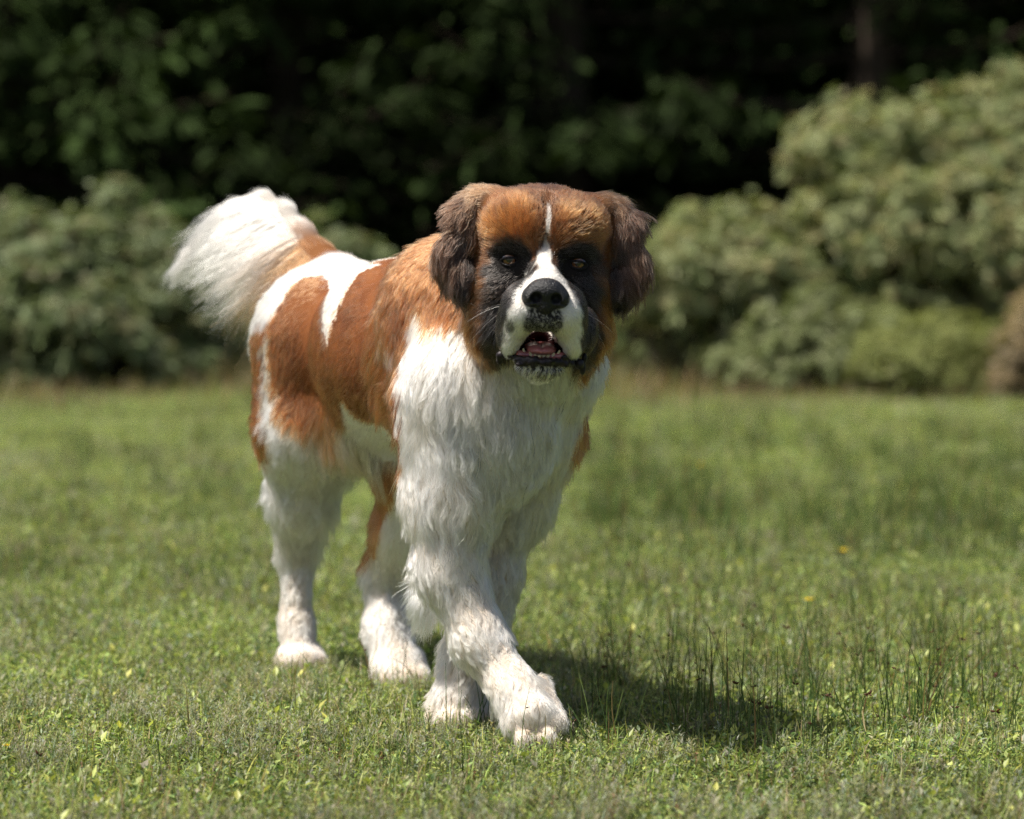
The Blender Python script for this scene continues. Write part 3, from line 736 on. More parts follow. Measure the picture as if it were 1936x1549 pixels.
# ---- coat colours
RUST = np.array([0.245, 0.085, 0.027]); WHITE = np.array([0.915, 0.865, 0.805]); DARK = np.array([0.018, 0.0155, 0.0145])
CREAM = np.array([0.80, 0.68, 0.54]); EARB = np.array([0.050, 0.025, 0.015]); BROWN = np.array([0.10, 0.038, 0.015])
SADDLE = [(.40, .31), (.415, .24), (.445, .17), (.50, -.05), (1.22, -.05), (1.20, .6), (1.17, .95), (1.10, 1.14), (1.055, 1.0), (1.01, .84), (.985, .98), (1.01, 1.25),
          (1.045, 1.75), (1.04, 2.10), (1.0, 2.38), (.86, 2.36), (.72, 2.30), (.56, 2.32), (.497, 2.12), (.469, 1.74), (.448, 1.40), (.462, 1.02), (.455, .76), (.425, .50), (.47, .30), (.43, .29)]
THIGH = [(.11, .42), (.24, .62), (.33, .91), (.43, 1.26), (.478, 1.60), (.478, 2.0), (.42, 2.33), (.235, 2.50), (.15, 2.40), (.075, 2.12), (.050, 1.69), (.054, 1.3), (.055, .99), (.065, .60)]
STRIP = [(.045, 1.15), (.028, 1.45), (.012, 1.81), (.03, 2.40), (-.10, 2.45), (-.14, 1.8), (-.06, 1.3)]
LEFTS = [(1.155, 1.92), (.90, 1.6), (.90, 2.45), (1.06, 2.45), (1.13, 2.35)]
def inpoly(x, y, poly):
    r = np.zeros(len(x), bool); n = len(poly)
    for i in range(n):
        x0, y0 = poly[i]; x1, y1 = poly[(i + 1) % n]
        c = ((y0 > y) != (y1 > y))
        with np.errstate(divide='ignore', invalid='ignore'):
            t = x < (x1 - x0) * (y - y0) / (y1 - y0 + 1e-12) + x0
        r ^= (c & t)
    return r
def sstep(a, b, x):
    t = np.clip((x - a) / (b - a), 0, 1); return t * t * (3 - 2 * t)
def mixc(a, b, t): return a * (1 - t[:, None]) + b * t[:, None]

def coat_color(p, w, rnd):
    """colour of the coat at surface points p; rnd = one random number per strand"""
    n = len(p)
    n1 = snoise(p, 18, 0); n2 = snoise(p, 60, 1); n3 = snoise(p, 140, 2)
    jit = rng.normal(size=(n, 2)) * 0.0035
    s, f = coat_coords(p)
    s2 = s + 0.007 * n2 + jit[:, 0] + 0.003 * n3; f2 = np.abs(f) + 0.025 * n2 + 3 * jit[:, 1]
    white = mixc(np.tile(WHITE, (n, 1)), CREAM, 0.18 * sstep(-.2, 1, n1))
    leg = w('legRF', 'pawRF', 'toeRF', 'legLF', 'toeLF', 'toeRR', 'toeRL', 'legRR', 'legRL')
    front = w('chest', 'neck', 'legRF', 'legLF', 'jaw', 'pawRF')
    white = mixc(white, CREAM, np.clip(0.75 * front + 0.8 * leg, 0, .95) * sstep(-.9, .9, n1 + .6 * n2))
    white = mixc(white, np.array([.74, .60, .485]), np.clip(leg * .5 * sstep(.55, .12, p[:, 2]) * sstep(-1.2, .6, n2), 0, 1))
    toes = w('toeRF', 'toeLF', 'toeRR', 'toeRL')
    white = mixc(white, np.array([0.42, 0.27, 0.17]), np.clip(toes * sstep(.06, .012, p[:, 2]) * .7, 0, 1))
    legrf = w('legLF', 'toeLF')
    white = mixc(white, np.array([0.66, 0.47, 0.31]), legrf * .35 * sstep(.45, .15, p[:, 2]))
    rust = mixc(np.tile(RUST, (n, 1)), np.array([0.15, 0.047, 0.0155]), sstep(-.1, 1.1, n1) * .7)
    rust = mixc(rust, np.array([0.33, 0.145, 0.060]), sstep(.3, 1.2, n2) * .35)
    body = w('torso', 'belly', 'thighR', 'thighL', 'legRF', 'legLF', 'chest', 'neck', 'legRR')
    m = inpoly(s2, f2, SADDLE) | inpoly(s2, f2, THIGH) | inpoly(s2, f2, STRIP) | ((f < 0) & inpoly(s2, f2, LEFTS))
    m &= (w('legRF', 'pawRF') < .5) | (f < 0) | (p[:, 2] > .42)
    m &= w('chest') < .75
    hw_ = w(*HEADP)
    m &= hw_ < .3
    low = w('thighL', 'legRL')
    m |= (low > .6) & (p[:, 2] > .212 + .01 * n2) & (p[:, 0] < -.220 + (.30 - p[:, 2]) * -.30)
    col = np.where(m[:, None], rust, white)
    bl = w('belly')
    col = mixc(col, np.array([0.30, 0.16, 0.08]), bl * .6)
    # neck: rusty collar behind the cheeks
    hl = head_local(p)
    x, y, z = hl[:, 0], hl[:, 1], hl[:, 2]; ax = np.abs(x)
    nk = w('neck', 'jowl', 'earbase')
    collar = nk * sstep(-.215, -.16, z + .02 * n2 + .9 * (ax - .10)) * sstep(.15, .10, y + .02 * n1) * sstep(.035, .075, ax + .01 * n2)
    dk = mixc(np.tile(BROWN, (n, 1)), np.array([.22, .078, .020]), sstep(-.2, .8, n2))
    col = mixc(col, dk, np.clip(collar * 1.3, 0, 1))
    # tail: white darkened, backlit shade among the strands put into its colour
    tl = w('tail')
    tb = sstep(-.425, -.375, p[:, 0] + .02 * n2) * sstep(.83, .77, p[:, 2])
    tc = mixc(np.tile(WHITE * np.array([.58, .565, .55]), (n, 1)), CREAM * .50, sstep(-.3, 1, n1) * .5)
    tc = mixc(tc, np.array([.22, .088, .030]), np.clip(tb, 0, 1))
    col = mixc(col, tc, sstep(.5, .8, tl))
    # ---- head
    h = np.tile(np.array([0.205, 0.078, 0.0235]), (n, 1))
    h = mixc(h, np.array([0.055, 0.025, 0.012]), sstep(-.2, .9, n3 * .5 + n2 * .7) * .75)               # brindle
    h = mixc(h, BROWN * .7, sstep(.030, .006, ax + .004 * n2) * sstep(.015, .04, z) * .85)             # furrow
    h = mixc(h, np.array([.14, .06, .03]), sstep(.085, .115, z) * .5)
    # dark mask round the eyes and down the cheeks
    ed = np.hypot((ax - .050) / 1.15, (z - .004) / .9)
    mask = sstep(.036, .024, ed + .004 * n2)
    ch = sstep(.093, .078, ax + .006 * n2 + .10 * np.clip(z + .02, 0, 1)) * sstep(.018, -.004, z + .006 * n2) * sstep(.10, .06, y)
    mask = np.maximum(mask, ch)
    mask = np.maximum(mask, sstep(.022, .012, ax) * sstep(.034, .010, z + .004 * n2) * .8)
    dkc = mixc(np.tile(DARK, (n, 1)), np.array([.09, .048, .028]), sstep(.2, 1, n3) * .35 * sstep(-.02, -.06, z))
    h = mixc(h, dkc, mask)
    # white muzzle
    edge = .062 + .004 * n2
    hw = np.interp(z, [-.16, -.12, -.085, -.055, -.03, -.012, .004, .03], [.056, .058, .056, .050, .036, .020, .009, .004])
    mz = sstep(hw + .004, hw - .003, ax + .003 * n2) * (y < -.012 - .35 * np.clip(ax - .03, 0, 1)) * (z < .03) * sstep(-.02, .10, .06 - y)
    mzc = mixc(np.tile(WHITE, (n, 1)), np.array([.62, .46, .33]), sstep(.2, 1, n2) * .25)
    h = mixc(h, mzc, mz)
    # blaze up the forehead
    bw = np.interp(z, [0, .03, .055, .085], [.0078, .0058, .0044, .0034])
    bz = sstep(bw, bw * .55, np.abs(x - .002 - .02 * np.clip(z - .02, 0, 1))) * (z > -.01) * (z < .085) * (y < .08)
    h = mixc(h, WHITE * .85, bz * np.interp(z, [0, .06, .085], [1, .8, .2]))
    # grey black below and beside the nose
    gd = np.hypot(x / .031, (z + .078) / .032) + .12 * n2
    gm = sstep(1.05, .75, gd) * (y < -.08)
    h = mixc(h, np.where((rnd > .72)[:, None], np.array([.45, .42, .40]), np.array([.028, .026, .028])), gm)
    # dark patch on the left flew
    h = mixc(h, DARK, sstep(.010, .005, np.hypot(x + .049, (z + .088) * .7)) * (y < -.02) * .8)
    # chin: white spotted black
    chn = w('chin') * (y < -.05)
    sp = snoise(p, 330, 3)
    h = mixc(h, np.where((sp > .15)[:, None], np.array([.03, .028, .03]), WHITE), sstep(.3, .6, chn))
    jw = w('jaw')
    h = mixc(h, CREAM * .9, sstep(.5, .8, jw))
    # ears
    er = w('ear')
    ec = mixc(np.tile(EARB, (n, 1)), np.array([.14, .075, .04]), sstep(-.1, 1.0, n2) * .45 * sstep(-.05, .05, z))
    ec = mixc(ec, DARK * .9, sstep(.132, .108, ax + .003 * n2) * sstep(.07, .03, z) * .9)
    ec = mixc(ec, DARK, sstep(-.01, -.06, z) * .75)
    ec = mixc(ec, np.array([.22, .11, .05]), sstep(.06, .1, z) * .55 * sstep(.12, .09, ax))
    h = mixc(h, ec, sstep(.35, .65, er))
    hd = w(*[q for q in HEADP if q not in ('jowl', 'earbase', 'jaw')]) + w('jaw', 'jowl', 'earbase') * (y < .06)
    col = mixc(col, h, sstep(.4, .6, hd))
    # inside of the mouth: cavity shade painted into the colour, black lip edge too
    mo = np.min([dist(q, p) for q in CV if q['part'] == 'mouth'], 0)
    bare = mo < .0050
    col[bare] = np.array([.022, .008, .008])
    ey = np.min([dist(q, p) for q in CV if q['part'] == 'eyehole'], 0)
    col[ey < .0035] = np.array([.012, .010, .010])
    return col, bare | (ey < .0022), np.minimum(ey, np.where(hl[:, 1] < -.03, np.maximum(mo - .004, 0) * 1.6 + .002, 1.0))

def chunked(p, rnd):
    outs = []
    for i in range(0, len(p), 40000):
        q = p[i:i + 40000]
        flow, ln, lift, w = surface_data(q)
        c, bare, ey = coat_color(q, w, rnd[i:i + 40000])
        hl = head_local(q)
        # legs: longer feather on the back edge
        tl = w('tail'); wh = w(*HEADP)
        dens = np.interp(ln, [.005, .012, .03, .06], [1.0, .62, .26, .22])
        outs.append((flow, ln, lift, c, bare, ey, tl, wh, dens, w('ear'), w('chest', 'neck'), w('belly', 'thighR', 'legRR'), w('legRF', 'legLF', 'pawRF', 'chest', 'thighR', 'legRR', 'legRL')))
    return [np.concatenate(z) for z in zip(*outs)]

dog = empty('dog', (-0.13, 0.25, 0.0))
tag(dog, 'large shaggy rust and white dog with dark face walking over the grass', 'dog')

# ---- body mesh, coat colour darkened as painted shade beneath the fur
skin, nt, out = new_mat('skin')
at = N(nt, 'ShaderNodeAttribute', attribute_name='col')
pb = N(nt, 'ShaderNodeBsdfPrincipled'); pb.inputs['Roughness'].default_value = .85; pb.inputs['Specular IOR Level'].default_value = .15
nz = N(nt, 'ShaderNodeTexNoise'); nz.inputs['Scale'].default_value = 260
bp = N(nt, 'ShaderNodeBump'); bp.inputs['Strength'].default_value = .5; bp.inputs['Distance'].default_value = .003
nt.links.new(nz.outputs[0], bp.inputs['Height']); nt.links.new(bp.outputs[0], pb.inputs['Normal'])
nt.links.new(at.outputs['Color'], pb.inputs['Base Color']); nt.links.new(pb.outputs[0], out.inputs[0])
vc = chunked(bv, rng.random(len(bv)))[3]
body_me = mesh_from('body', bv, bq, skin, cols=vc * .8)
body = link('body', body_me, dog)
tag(body, 'rust and white furred body')

# ---- hair shader
def hair_mat(name, rough=.42, radial=.65, ior=1.5, coat=0.0):
    m, nt, out = new_mat(name)
    at = N(nt, 'ShaderNodeAttribute', attribute_name='col')
    hb = N(nt, 'ShaderNodeBsdfHairPrincipled'); hb.model = 'CHIANG'; hb.parametrization = 'COLOR'
    hb.inputs['Roughness'].default_value = rough; hb.inputs['Radial Roughness'].default_value = radial
    hb.inputs['IOR'].default_value = ior; hb.inputs['Coat'].default_value = coat
    hb.inputs['Random Roughness'].default_value = .2
    nt.links.new(at.outputs['Color'], hb.inputs['Color']); nt.links.new(hb.outputs[0], out.inputs[0])
    return m
HAIR = hair_mat('coat_hair')

vn = np.zeros(len(bv) * 3, np.float32); body_me.vertex_normals.foreach_get('vector', vn); vn = vn.reshape(-1, 3)
tri = np.concatenate([bq[:, [0, 1, 2]], bq[:, [0, 2, 3]]])
ta = np.linalg.norm(np.cross(bv[tri[:, 1]] - bv[tri[:, 0]], bv[tri[:, 2]] - bv[tri[:, 0]]), axis=1) / 2
def roots(count, wt):
    pr = ta * wt[tri].mean(1); pr /= pr.sum()
    t = tri[rng.choice(len(tri), count, p=pr)]
    a = rng.random((count, 2)); fl = a.sum(1) > 1; a[fl] = 1 - a[fl]
    b = np.stack([1 - a.sum(1), a[:, 0], a[:, 1]], 1)[..., None]
    return (bv[t] * b).sum(1), norm((vn[t] * b).sum(1))

def curves_obj(name, pts, rad, col, mat, parent):
    """pts (n,k,3), rad (n,k), col (n,3)"""
    n, k, _ = pts.shape
    c = bpy.data.hair_curves.new(name)
    c.add_curves([k] * n)
    c.position_data.foreach_set('vector', pts.astype(np.float32).ravel())
    ra = c.attributes.get('radius') or c.attributes.new('radius', 'FLOAT', 'POINT')
    ra.data.foreach_set('value', rad.astype(np.float32).ravel())
    ca = c.attributes.new('col', 'FLOAT_VECTOR', 'CURVE')
    ca.data.foreach_set('vector', col.astype(np.float32).ravel())
    c.materials.append(mat)
    o = bpy.data.objects.new(name, c); COL.objects.link(o)
    o.parent = parent; o.matrix_parent_inverse = Matrix.Translation(-Vector(parent.location))
    return o

def grow(p, nrm, flow, ln, lift, free=None, swirl=1.0, k=7, droop=.25, clump=.55, cl_size=.010, wave=.0, fray=.12, cl_amt=None):
    n = len(p)
    ft = flow - (flow * nrm).sum(1, keepdims=True) * nrm
    ft = norm(ft)
    side = np.cross(nrm, ft)
    a = swirl * (.35 * snoise(p, 22, 2) + .22 * snoise(p, 75, 3))
    ft = ft * np.cos(a)[:, None] + side * np.sin(a)[:, None]
    side = np.cross(nrm, ft)
    lf = np.clip(lift + .10 * swirl * snoise(p, 45, 1) + rng.normal(size=n) * .05, .05, .9)
    d = norm(ft * (1 - lf)[:, None] + nrm * lf[:, None])
    if free is not None:
        ft = norm(flow); d = norm(ft + nrm * free); side = norm(np.cross(ft, (0, 1.0, .2)))
    seg = (ln / (k - 1))[:, None]
    jr = rng.normal(size=(n, 3)) * fray
    pts = np.zeros((n, k, 3)); pts[:, 0] = p - nrm * .001
    for i in range(1, k):
        u = i / (k - 1)
        dd = norm(d + ((ft * .55 - nrm * (.10 + .25 * lf[:, None])) if free is None else ft * .6) * u + np.array([0, 0, -droop]) * u + jr * u)
        pts[:, i] = pts[:, i - 1] + dd * seg
    # wavy locks and clumps that share a guide
    ng = max(50, int(n * .06))
    gi = rng.choice(n, min(ng, n), replace=False)
    kd = KDTree(len(gi))
    for j, g in enumerate(gi): kd.insert(p[g], j)
    kd.balance()
    near = np.array([gi[kd.find(v)[1]] for v in p])
    u = np.linspace(0, 1, k)
    ph = rng.uniform(0, 6.28, n)[near]
    wv = (np.sin(u[None] * 7.0 + ph[:, None]) - np.sin(ph)[:, None]) * u[None] * (wave * ln * np.ones(n))[:, None]
    pts = pts + side[near][:, None, :] * wv[..., None]
    ca = np.full(n, clump) if cl_amt is None else cl_amt
    off = pts[near] - pts
    dist0 = np.linalg.norm(off[:, 0], axis=1)
    ca = ca * np.clip(1.6 - dist0 / cl_size, 0, 1)
    cw = (u ** 1.1)[None, :] * (ca * rng.uniform(.25, 1.1, n).clip(0, 1))[:, None]
    pts = pts + off * cw[..., None]
    return pts, near

def rad_profile(n, k, r0, tip=.25):
    u = np.linspace(0, 1, k)
    pr = np.interp(u, [0, .35, 1], [.85, 1, tip])
    return (r0 * rng.uniform(.7, 1.3, n))[:, None] * pr[None]

def tint_strands(c, near, tone_amt=1.0):
    n = len(c)
    lum = c.mean(1)
    g = rng.normal(size=n)[near] * .10 + rng.normal(size=n) * .10
    amt = np.where(lum > .45, .5, 1.5)
    stain_shade = np.clip(rng.normal(size=n)[near] * .22 + rng.normal(size=n) * .08, 0, .55) * (lum > .45) * tone_amt  # brownish shading between locks painted into the colour, along with real staining
    c = mixc(c, np.array([.56, .475, .40]), stain_shade)
    return np.clip(c * (1 + g * amt)[:, None], .004, .93)

# weights per vertex for the two samplings
fl_v, ln_v, li_v, c_v, bare_v, ey_v, tl_v, wh_v, de_v, er_v, cn_v, bl_v, lg_v = chunked(bv, rng.random(len(bv)))
# ---- body coat
NB = int(240000 * FUR)
p, nr = roots(NB, np.where((wh_v > .5) | bare_v, 0.0, 1.0) * np.interp(ln_v, [.012, .03, .06], [1.7, 1.0, .9]))
fl, ln, li, c, bare, ey, tl, wh, de, er, cn, bl, lg = chunked(p, rng.random(NB))
ok = ~bare; p, nr, fl, ln, li, c, cn, bl, lg = [z[ok] for z in (p, nr, fl, ln, li, c, cn, bl, lg)]
ln = ln * rng.uniform(.65, 1.2, len(p)) * (1 + .25 * lg)
shaggy = np.clip(cn + lg, 0, 1); lgo = np.clip(lg - cn, 0, 1)
pts, near = grow(p, nr, fl, ln * (1 + .3 * lgo), li + .07 * lgo, k=7, droop=.30, cl_amt=.12 + .58 * shaggy + .15 * lgo, cl_size=.011, wave=.03 + .06 * shaggy + .025 * lgo, fray=.12, swirl=.35 + .30 * shaggy + .12 * lgo)
curves_obj('body_coat', pts, rad_profile(len(p), 7, .00034 + .00009 * shaggy), tint_strands(c, near, .25 + 1.4 * shaggy + .3 * lgo), HAIR, dog)
# ---- head coat
NH = int(110000 * FUR)
p, nr = roots(NH, np.where((wh_v > .5) & ~bare_v, 1.0, 0.0) * np.interp(ln_v, [.005, .012, .03, .06], [2.2, 1.4, .8, .6]))
fl, ln, li, c, bare, ey, tl, wh, de, er, cn, bl, lg = chunked(p, rng.random(NH))
hl = head_local(p)
nosed = np.sqrt((hl[:, 0] / .037) ** 2 + ((hl[:, 1] + .128) / .030) ** 2 + ((hl[:, 2] + .036) / .032) ** 2)
ok = ~bare & (nosed > 1); p, nr, fl, ln, li, c, er, ey = [z[ok] for z in (p, nr, fl, ln, li, c, er, ey)]
ln = ln * rng.uniform(.7, 1.2, len(p)) * np.interp(ey, [.002, .010, .02], [.25, .6, 1])
hl = head_local(p)
ln = np.where((hl[:, 2] > 0) & (hl[:, 1] < .08), ln * np.interp(np.abs(hl[:, 0]), [.004, .022], [.40, 1]), ln)
pts, near = grow(p, nr, fl, ln, li * np.interp(ey, [0, .015], [.5, 1]), k=6, droop=.22, cl_amt=.22 + .42 * er, cl_size=.007, wave=.03 + .04 * er, fray=.10, swirl=.6)
curves_obj('head_coat', pts, rad_profile(len(p), 6, .00030), tint_strands(c, near), HAIR, dog)
# ---- tail feather
NT = int(11000 * FUR)
p, nr = roots(NT, np.where(tl_v > .6, 1.0, 0.0))
fl, ln, li, c, bare, ey, tl, wh, de, er, cn, bl, lg = chunked(p, rng.random(NT))
tp = np.array([P(*t[:3]) for t in TPX])
tu = np.array([np.argmin(np.linalg.norm(tp - v, axis=1)) for v in p]) / (len(tp) - 1.0)
cum = np.clip(tu + rng.normal(size=NT) * .05, 0, 1)
fx = np.interp(cum, [.125, .25, .375, .5, .75, 1], [-.58, -.78, -.92, -.9, -.72, -.7]); fz = np.interp(cum, [.125, .25, .375, .5, .75, 1], [-.80, -.60, -.38, -.45, -.75, -.75])
fdir = norm(np.stack([fx, np.full(NT, .12), fz], 1) + rng.normal(size=(NT, 3)) * .10)
L = np.interp(cum, [0, .08, .14, .25, .375, .5, .625, .75, 1], [.02, .06, .16, .215, .20, .155, .12, .10, .06]) * rng.uniform(.30, 1.15, NT)
outer = (nr @ np.array([.55, 0, .83])) > .3
L = np.where(outer, L * rng.uniform(.5, .95, NT), L)
pts, near = grow(p, nr, fdir, L, np.full(NT, .22), free=.25, k=10, droop=.75, cl_amt=np.full(NT, .8), cl_size=.02, wave=.06, fray=.11)
curves_obj('tail_feather', pts, rad_profile(NT, 10, .00040), tint_strands(c, near, 1.6), HAIR, dog)
# ---- longer fringe: belly, back of the thighs, elbows, ears, cheek ruff
def fringe(name, sel, count, length, flowdir, r0=.00045, droop=.5, lift=.25, colfix=None, k=9):
    p, nr = roots(count, sel.astype(float))
    fl, ln, li, c, bare, ey, tl, wh, de, er, cn, bl, lg = chunked(p, rng.random(count))
    fd = norm(fl * .5 + np.array(flowdir)[None] + rng.normal(size=(count, 3)) * .15)
    L = length * rng.uniform(.45, 1.15, count)
    pts, near = grow(p, nr, fd, L, np.full(count, lift), k=k, droop=droop, cl_amt=np.full(count, .85), cl_size=.022, wave=.07, fray=.12)
    if colfix is not None: c = mixc(c, np.array(colfix[:3]), np.full(count, colfix[3]))
    curves_obj(name, pts, rad_profile(count, k, r0), tint_strands(c, near), HAIR, dog)
PT = np.array([PARTS[i] for i in np.concatenate([np.argmin(np.stack([dist(q, bv[i:i + 40000]) for q in PR], 1), 1) for i in range(0, len(bv), 40000)])])
hv = head_local(bv)
fringe('belly_fringe', (PT == 'belly') & (vn[:, 2] < -.2), int(5000 * FUR), .085, (-.1, .1, -1), colfix=(.22, .13, .075, .55))
fringe('thigh_fringe', np.isin(PT, ['thighR', 'legRR']) & (bv[:, 2] > .24) & (bv[:, 2] < .50) & ((vn[:, 1] > .25) | (vn[:, 0] > .5)), int(6000 * FUR), .075, (.05, .35, -.9))
fringe('elbow_fringe', (PT == 'elbow') | (np.isin(PT, ['legRF']) & (bv[:, 2] < .40) & (bv[:, 2] > .20) & (vn[:, 1] > .2)), int(1500 * FUR), .055, (-.45, .3, -.75), lift=.35, droop=.4)
fringe('ear_fringe', (PT == 'ear') & (np.abs(hv[:, 0]) > .10) & (vn[:, 1] < .5), int(5500 * FUR), .042, (0, -.02, -1), r0=.00035, droop=.4, lift=.2)
fringe('cheek_ruff', np.isin(PT, ['jowl', 'neck', 'cheek']) & (np.abs(hv[:, 0]) > .055) & (hv[:, 2] < -.05) & (hv[:, 2] > -.19) & (hv[:, 1] < .12) & (hv[:, 1] > .02), int(9000 * FUR), .050, (0, .1, -.9), r0=.0004, droop=.5, lift=.28)
fringe('chest_ruff', np.isin(PT, ['chest', 'neck']) & (hv[:, 2] < -.16) & (bv[:, 2] > .40) & (vn[:, 1] < -.1), int(7000 * FUR), .048, (0, -.05, -1), droop=.5, lift=.2, colfix=(.70, .60, .48, .25))
fringe('stray_wisp', np.isin(PT, ['chest', 'neck']) & (hv[:, 2] < -.17) & (bv[:, 2] > .42) & (vn[:, 1] < -.4) & (bv[:, 0] > -.06), 34, .062, (0, -.2, -1), r0=.0005, droop=.5, lift=.3, colfix=(.05, .03, .02, .92))
fringe('withers_fringe', (PT == 'torso') & (coat_coords(bv)[0] > .7) & (np.abs(coat_coords(bv)[1]) < 2), int(4000 * FUR), .06, (-.3, .6, -.5), droop=.4, lift=.3)
fringe('paw_tuft', np.isin(PT, ['toeRF', 'toeLF', 'toeRL', 'toeRR', 'pawRF']) & (vn[:, 2] < .4), int(4000 * FUR), .017, (0, -.2, -.7), droop=.2, lift=.3, r0=.0004, colfix=(.55, .38, .25, .35), k=6)
fringe('pastern_tuft', (np.isin(PT, ['legLF', 'pawRF']) & (bv[:, 2] < .12) & (bv[:, 2] > .05) & (np.abs(vn[:, 0]) > .6)), int(1600 * FUR), .035, (0, .1, -1), lift=.45, droop=.3, r0=.0004, colfix=(.62, .45, .30, .4), k=6)

# ---- nose, eyes, mouth
def sdf_object(name, prims, carves, step, mat, parent):
    lo = np.min([bounds(q, .004)[0] for q in prims], 0); hi = np.max([bounds(q, .004)[1] for q in prims], 0)
    ax = [np.arange(lo[i], hi[i] + step, step) for i in range(3)]
    v, q = surface_net(field(prims, carves, *ax), *ax)
    return link(name, mesh_from(name, v, q, mat), parent)
UPZ = 0.0
def Hs(c): return H(c[0], c[1], c[2] + UPZ)
def E_(c, r, k=.006, R=None): return dict(t='el', c=Hs(c), R=HF if R is None else R @ HF, r=np.array(r), k=k)
def C_(a, b, ra, rb, k=.006): return dict(t='rc', a=Hs(a), b=Hs(b), ra=ra, rb=rb, k=k)
black_wet = simple_mat('nose_leather', (.011, .011, .013), rough=.40, spec=.4, noise=.45, nscale=420, bump=1.0)
lipm = simple_mat('lip_skin', (.014, .010, .012), rough=.38, spec=.3, noise=.4, nscale=160, bump=.6)
gum = simple_mat('gum', (.33, .10, .10), rough=.25, spec=.6, noise=.25, nscale=120, coat=.5, bump=.3)
tongue_m = simple_mat('tongue', (.46, .15, .15), rough=.30, spec=.5, noise=.2, nscale=300, coat=.3, bump=.4)
toothm = simple_mat('tooth', (.72, .62, .40), rough=.3, spec=.5, noise=.15, nscale=200)
UPZ = .014
NP_ = [E_((0, -.127, -.047), (.028, .021, .020)), E_((-.020, -.126, -.056), (.0155, .020, .0155)), E_((.020, -.126, -.056), (.0155, .020, .0155)), E_((0, -.128, -.066), (.014, .016, .016))]
NC_ = [E_((s * .0150, -.148, -.056), (.0082, .015, .0080), .004) for s in (-1, 1)] + [C_((s * .018, -.146, -.061), (s * .032, -.134, -.065), .0022, .0018, .003) for s in (-1, 1)] + [C_((0, -.151, -.060), (0, -.147, -.085), .0012, .0014, .003)]
nose = sdf_object('nose', NP_, NC_, .0011, black_wet, dog); tag(nose, 'wet black nose')
LP = [(-.052, -.030, -.140), (-.047, -.062, -.150), (-.034, -.091, -.153), (-.012, -.104, -.153), (.012, -.104, -.153), (.034, -.091, -.154), (.046, -.066, -.155), (.050, -.034, -.146)]
lp = []
for i in range(len(LP) - 1):
    lp.append(C_(LP[i], LP[i + 1], .0042, .0048))
for i in range(60):
    t = rng.uniform(0, len(LP) - 1.001); j = int(t); a = np.array(LP[j]); b = np.array(LP[j + 1]); c = a + (b - a) * (t - j)
    lp.append(E_(c + rng.normal(size=3) * np.array([.003, .003, .0042]), rng.uniform(.0022, .0060, 3), .003))
for (c, r) in (((-.058, -.060, -.152), (.008, .007, .007)), ((-.060, -.058, -.160), (.005, .005, .006)), ((.058, -.068, -.158), (.007, .008, .008)), ((.064, -.062, -.166), (.005, .005, .009)), ((.066, -.060, -.150), (.004, .005, .008))):
    lp.append(E_(c, r, .003))
lip = sdf_object('lower_lip', lp, [], .0014, lipm, dog); tag(lip, 'shiny black sagging lower lip')
gm_ = sdf_object('gum', [C_((-.050, -.050, -.136), (-.030, -.082, -.147), .005, .0055), C_((-.030, -.082, -.147), (.030, -.082, -.147), .0055, .0055), C_((.030, -.082, -.147), (.048, -.050, -.140), .0055, .005), E_((-.056, -.050, -.128), (.006, .012, .014)), E_((-.052, -.060, -.140), (.006, .01, .007))], [], .0014, gum, dog)
tongue = sdf_object('tongue', [E_((0, -.050, -.138), (.024, .045, .008)), E_((0, -.078, -.139), (.021, .020, .007))], [E_((0, -.06, -.128), (.0022, .05, .006))], .0013, tongue_m, dog); tag(tongue, 'pink tongue')
for i, (x, hgt) in enumerate(((-.024, .008), (-.015, .004), (-.008, .0035), (-.002, .0035), (.004, .0035), (.010, .0035), (.017, .004), (.024, .008))):
    b = np.array((x, -.089 + abs(x) * .25, -.146))
    t_ = sdf_object('tooth', [C_(b, b + np.array((x * .12, -.002, hgt)), .0031, .0014, .002)], [], .0009, toothm, dog)
UPZ = 0.0
# eyes
eyew = simple_mat('eyeball', (.025, .015, .013), rough=.08, spec=.8, noise=.3, nscale=200, coat=1.0)
irism = simple_mat('iris', (.135, .052, .0135), rough=.10, spec=.6, noise=.5, nscale=900, coat=1.0)
pupilm = simple_mat('pupil', (.004, .004, .004), rough=.05, spec=.8, coat=1.0)
lidm = simple_mat('eyelid', (.010, .008, .008), rough=.55, spec=.25, noise=.3, nscale=300)
def sphere_cap(c, r, ang, axis_, n=20, m=10):
    axis_ = norm(axis_); t = norm(np.cross(axis_, (0, 0, 1.0))); b = np.cross(axis_, t)
    vs = [c + axis_ * r]; fs = []
    for i in range(1, m + 1):
        a = ang * i / m
        for j in range(n):
            q = 2 * math.pi * j / n
            vs.append(c + r * (math.cos(a) * axis_ + math.sin(a) * (math.cos(q) * t + math.sin(q) * b)))
    for j in range(n): fs.append((0, 1 + j, 1 + (j + 1) % n))
    for i in range(m - 1):
        for j in range(n):
            a0 = 1 + i * n + j; a1 = 1 + i * n + (j + 1) % n
            fs.append((a0, a0 + n, a1 + n, a1))
    return vs, fs
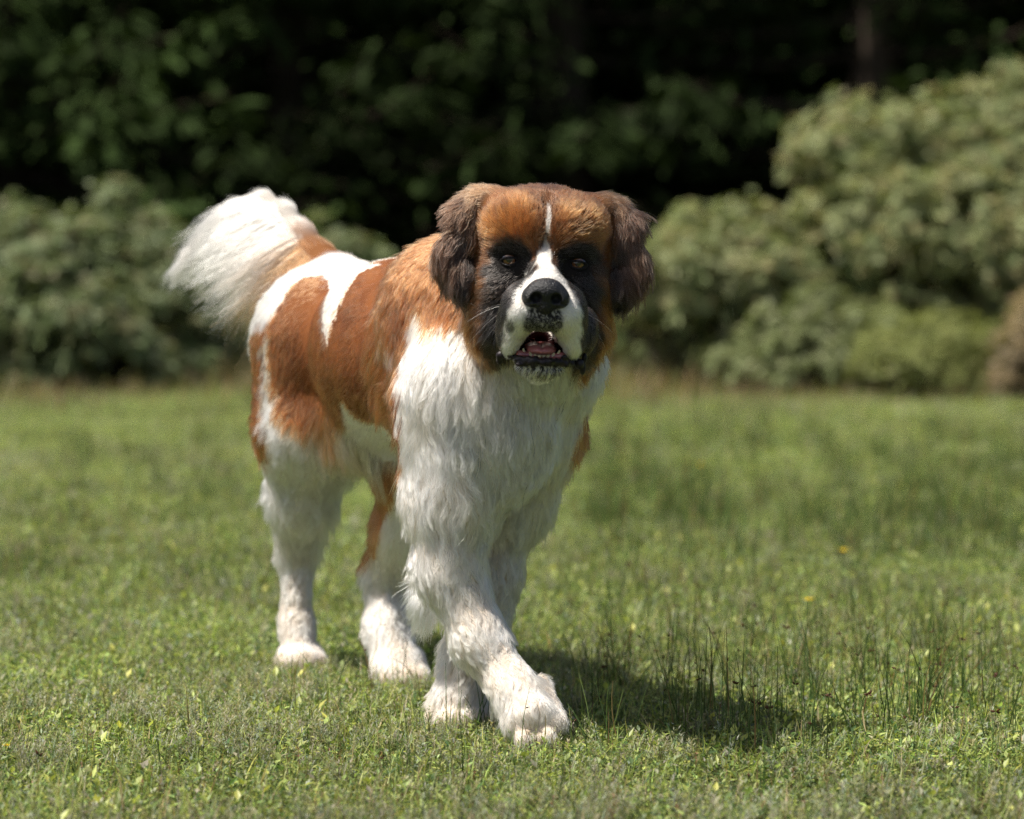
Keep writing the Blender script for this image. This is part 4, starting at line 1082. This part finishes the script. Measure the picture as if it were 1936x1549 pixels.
for c in EYES:
    cc = H(c[0], c[1] + .0112, c[2])
    look = norm(CAM - cc) + np.array([0, 0, .02])
    v, f = sphere_cap(cc, .0142, math.pi * .98, look, 28, 18)
    eye = link('eye', mesh_from('eye', v, f, eyew), dog); tag(eye, 'amber brown eye')
    v, f = sphere_cap(cc, .01445, math.radians(36), look, 28, 6)
    i_ = link('iris', mesh_from('iris', v, f, irism), eye); i_.matrix_parent_inverse = Matrix.Identity(4)
    v, f = sphere_cap(cc, .01465, math.radians(19), look, 22, 4)
    p_ = link('pupil', mesh_from('pupil', v, f, pupilm), eye); p_.matrix_parent_inverse = Matrix.Identity(4)
    # lid rims
    s = 1 if c[0] > 0 else -1
    ring = []
    for j in range(17):
        a = 2 * math.pi * j / 16
        dx, dz = .0130 * math.cos(a), .0074 * math.sin(a) - (.0032 * math.sin(a) if math.sin(a) > 0 else 0)
        dx, dz = dx * math.cos(.12 * s) + dz * math.sin(.12 * s), dz * math.cos(.12 * s) - dx * math.sin(.12 * s)
        ring.append((c[0] + dx, c[1] - .0022 + (dx / .0130) ** 2 * .0050 - (.0010 if dz > 0 else 0), c[2] + dz))
    lid = sdf_object('eyelid', [C_(ring[j], ring[j + 1], .0016, .0016, .002) for j in range(16)], [], .0009, lidm, dog)
# whiskers and stray dark wisps
wp = []; wc = []
for (x, y, z, dx, dy, dz, l) in ((-.058, -.06, -.075, -1, -.1, -.25, .055), (-.060, -.055, -.085, -1, .0, -.75, .06), (-.058, -.05, -.095, -.9, 0, -1, .05), (.062, -.05, -.08, 1, 0, -.4, .05), (.068, -.04, -.09, .8, 0, -.9, .045), (-.05, -.08, -.07, -1, -.4, .0, .04), (.05, -.08, -.075, 1, -.3, -.2, .04)):
    d = norm(np.array([dx, dy, dz])); u = np.linspace(0, 1, 8)[:, None]
    wp.append(HO + (np.array([x, y, z + .012]) + d * u * l + np.array([0, 0, -.25]) * l * u ** 2) @ HF); wc.append((.85, .83, .8))
curves_obj('whiskers', np.array(wp), np.tile(np.linspace(.00022, .00006, 8), (len(wp), 1)), np.array(wc), HAIR, dog)
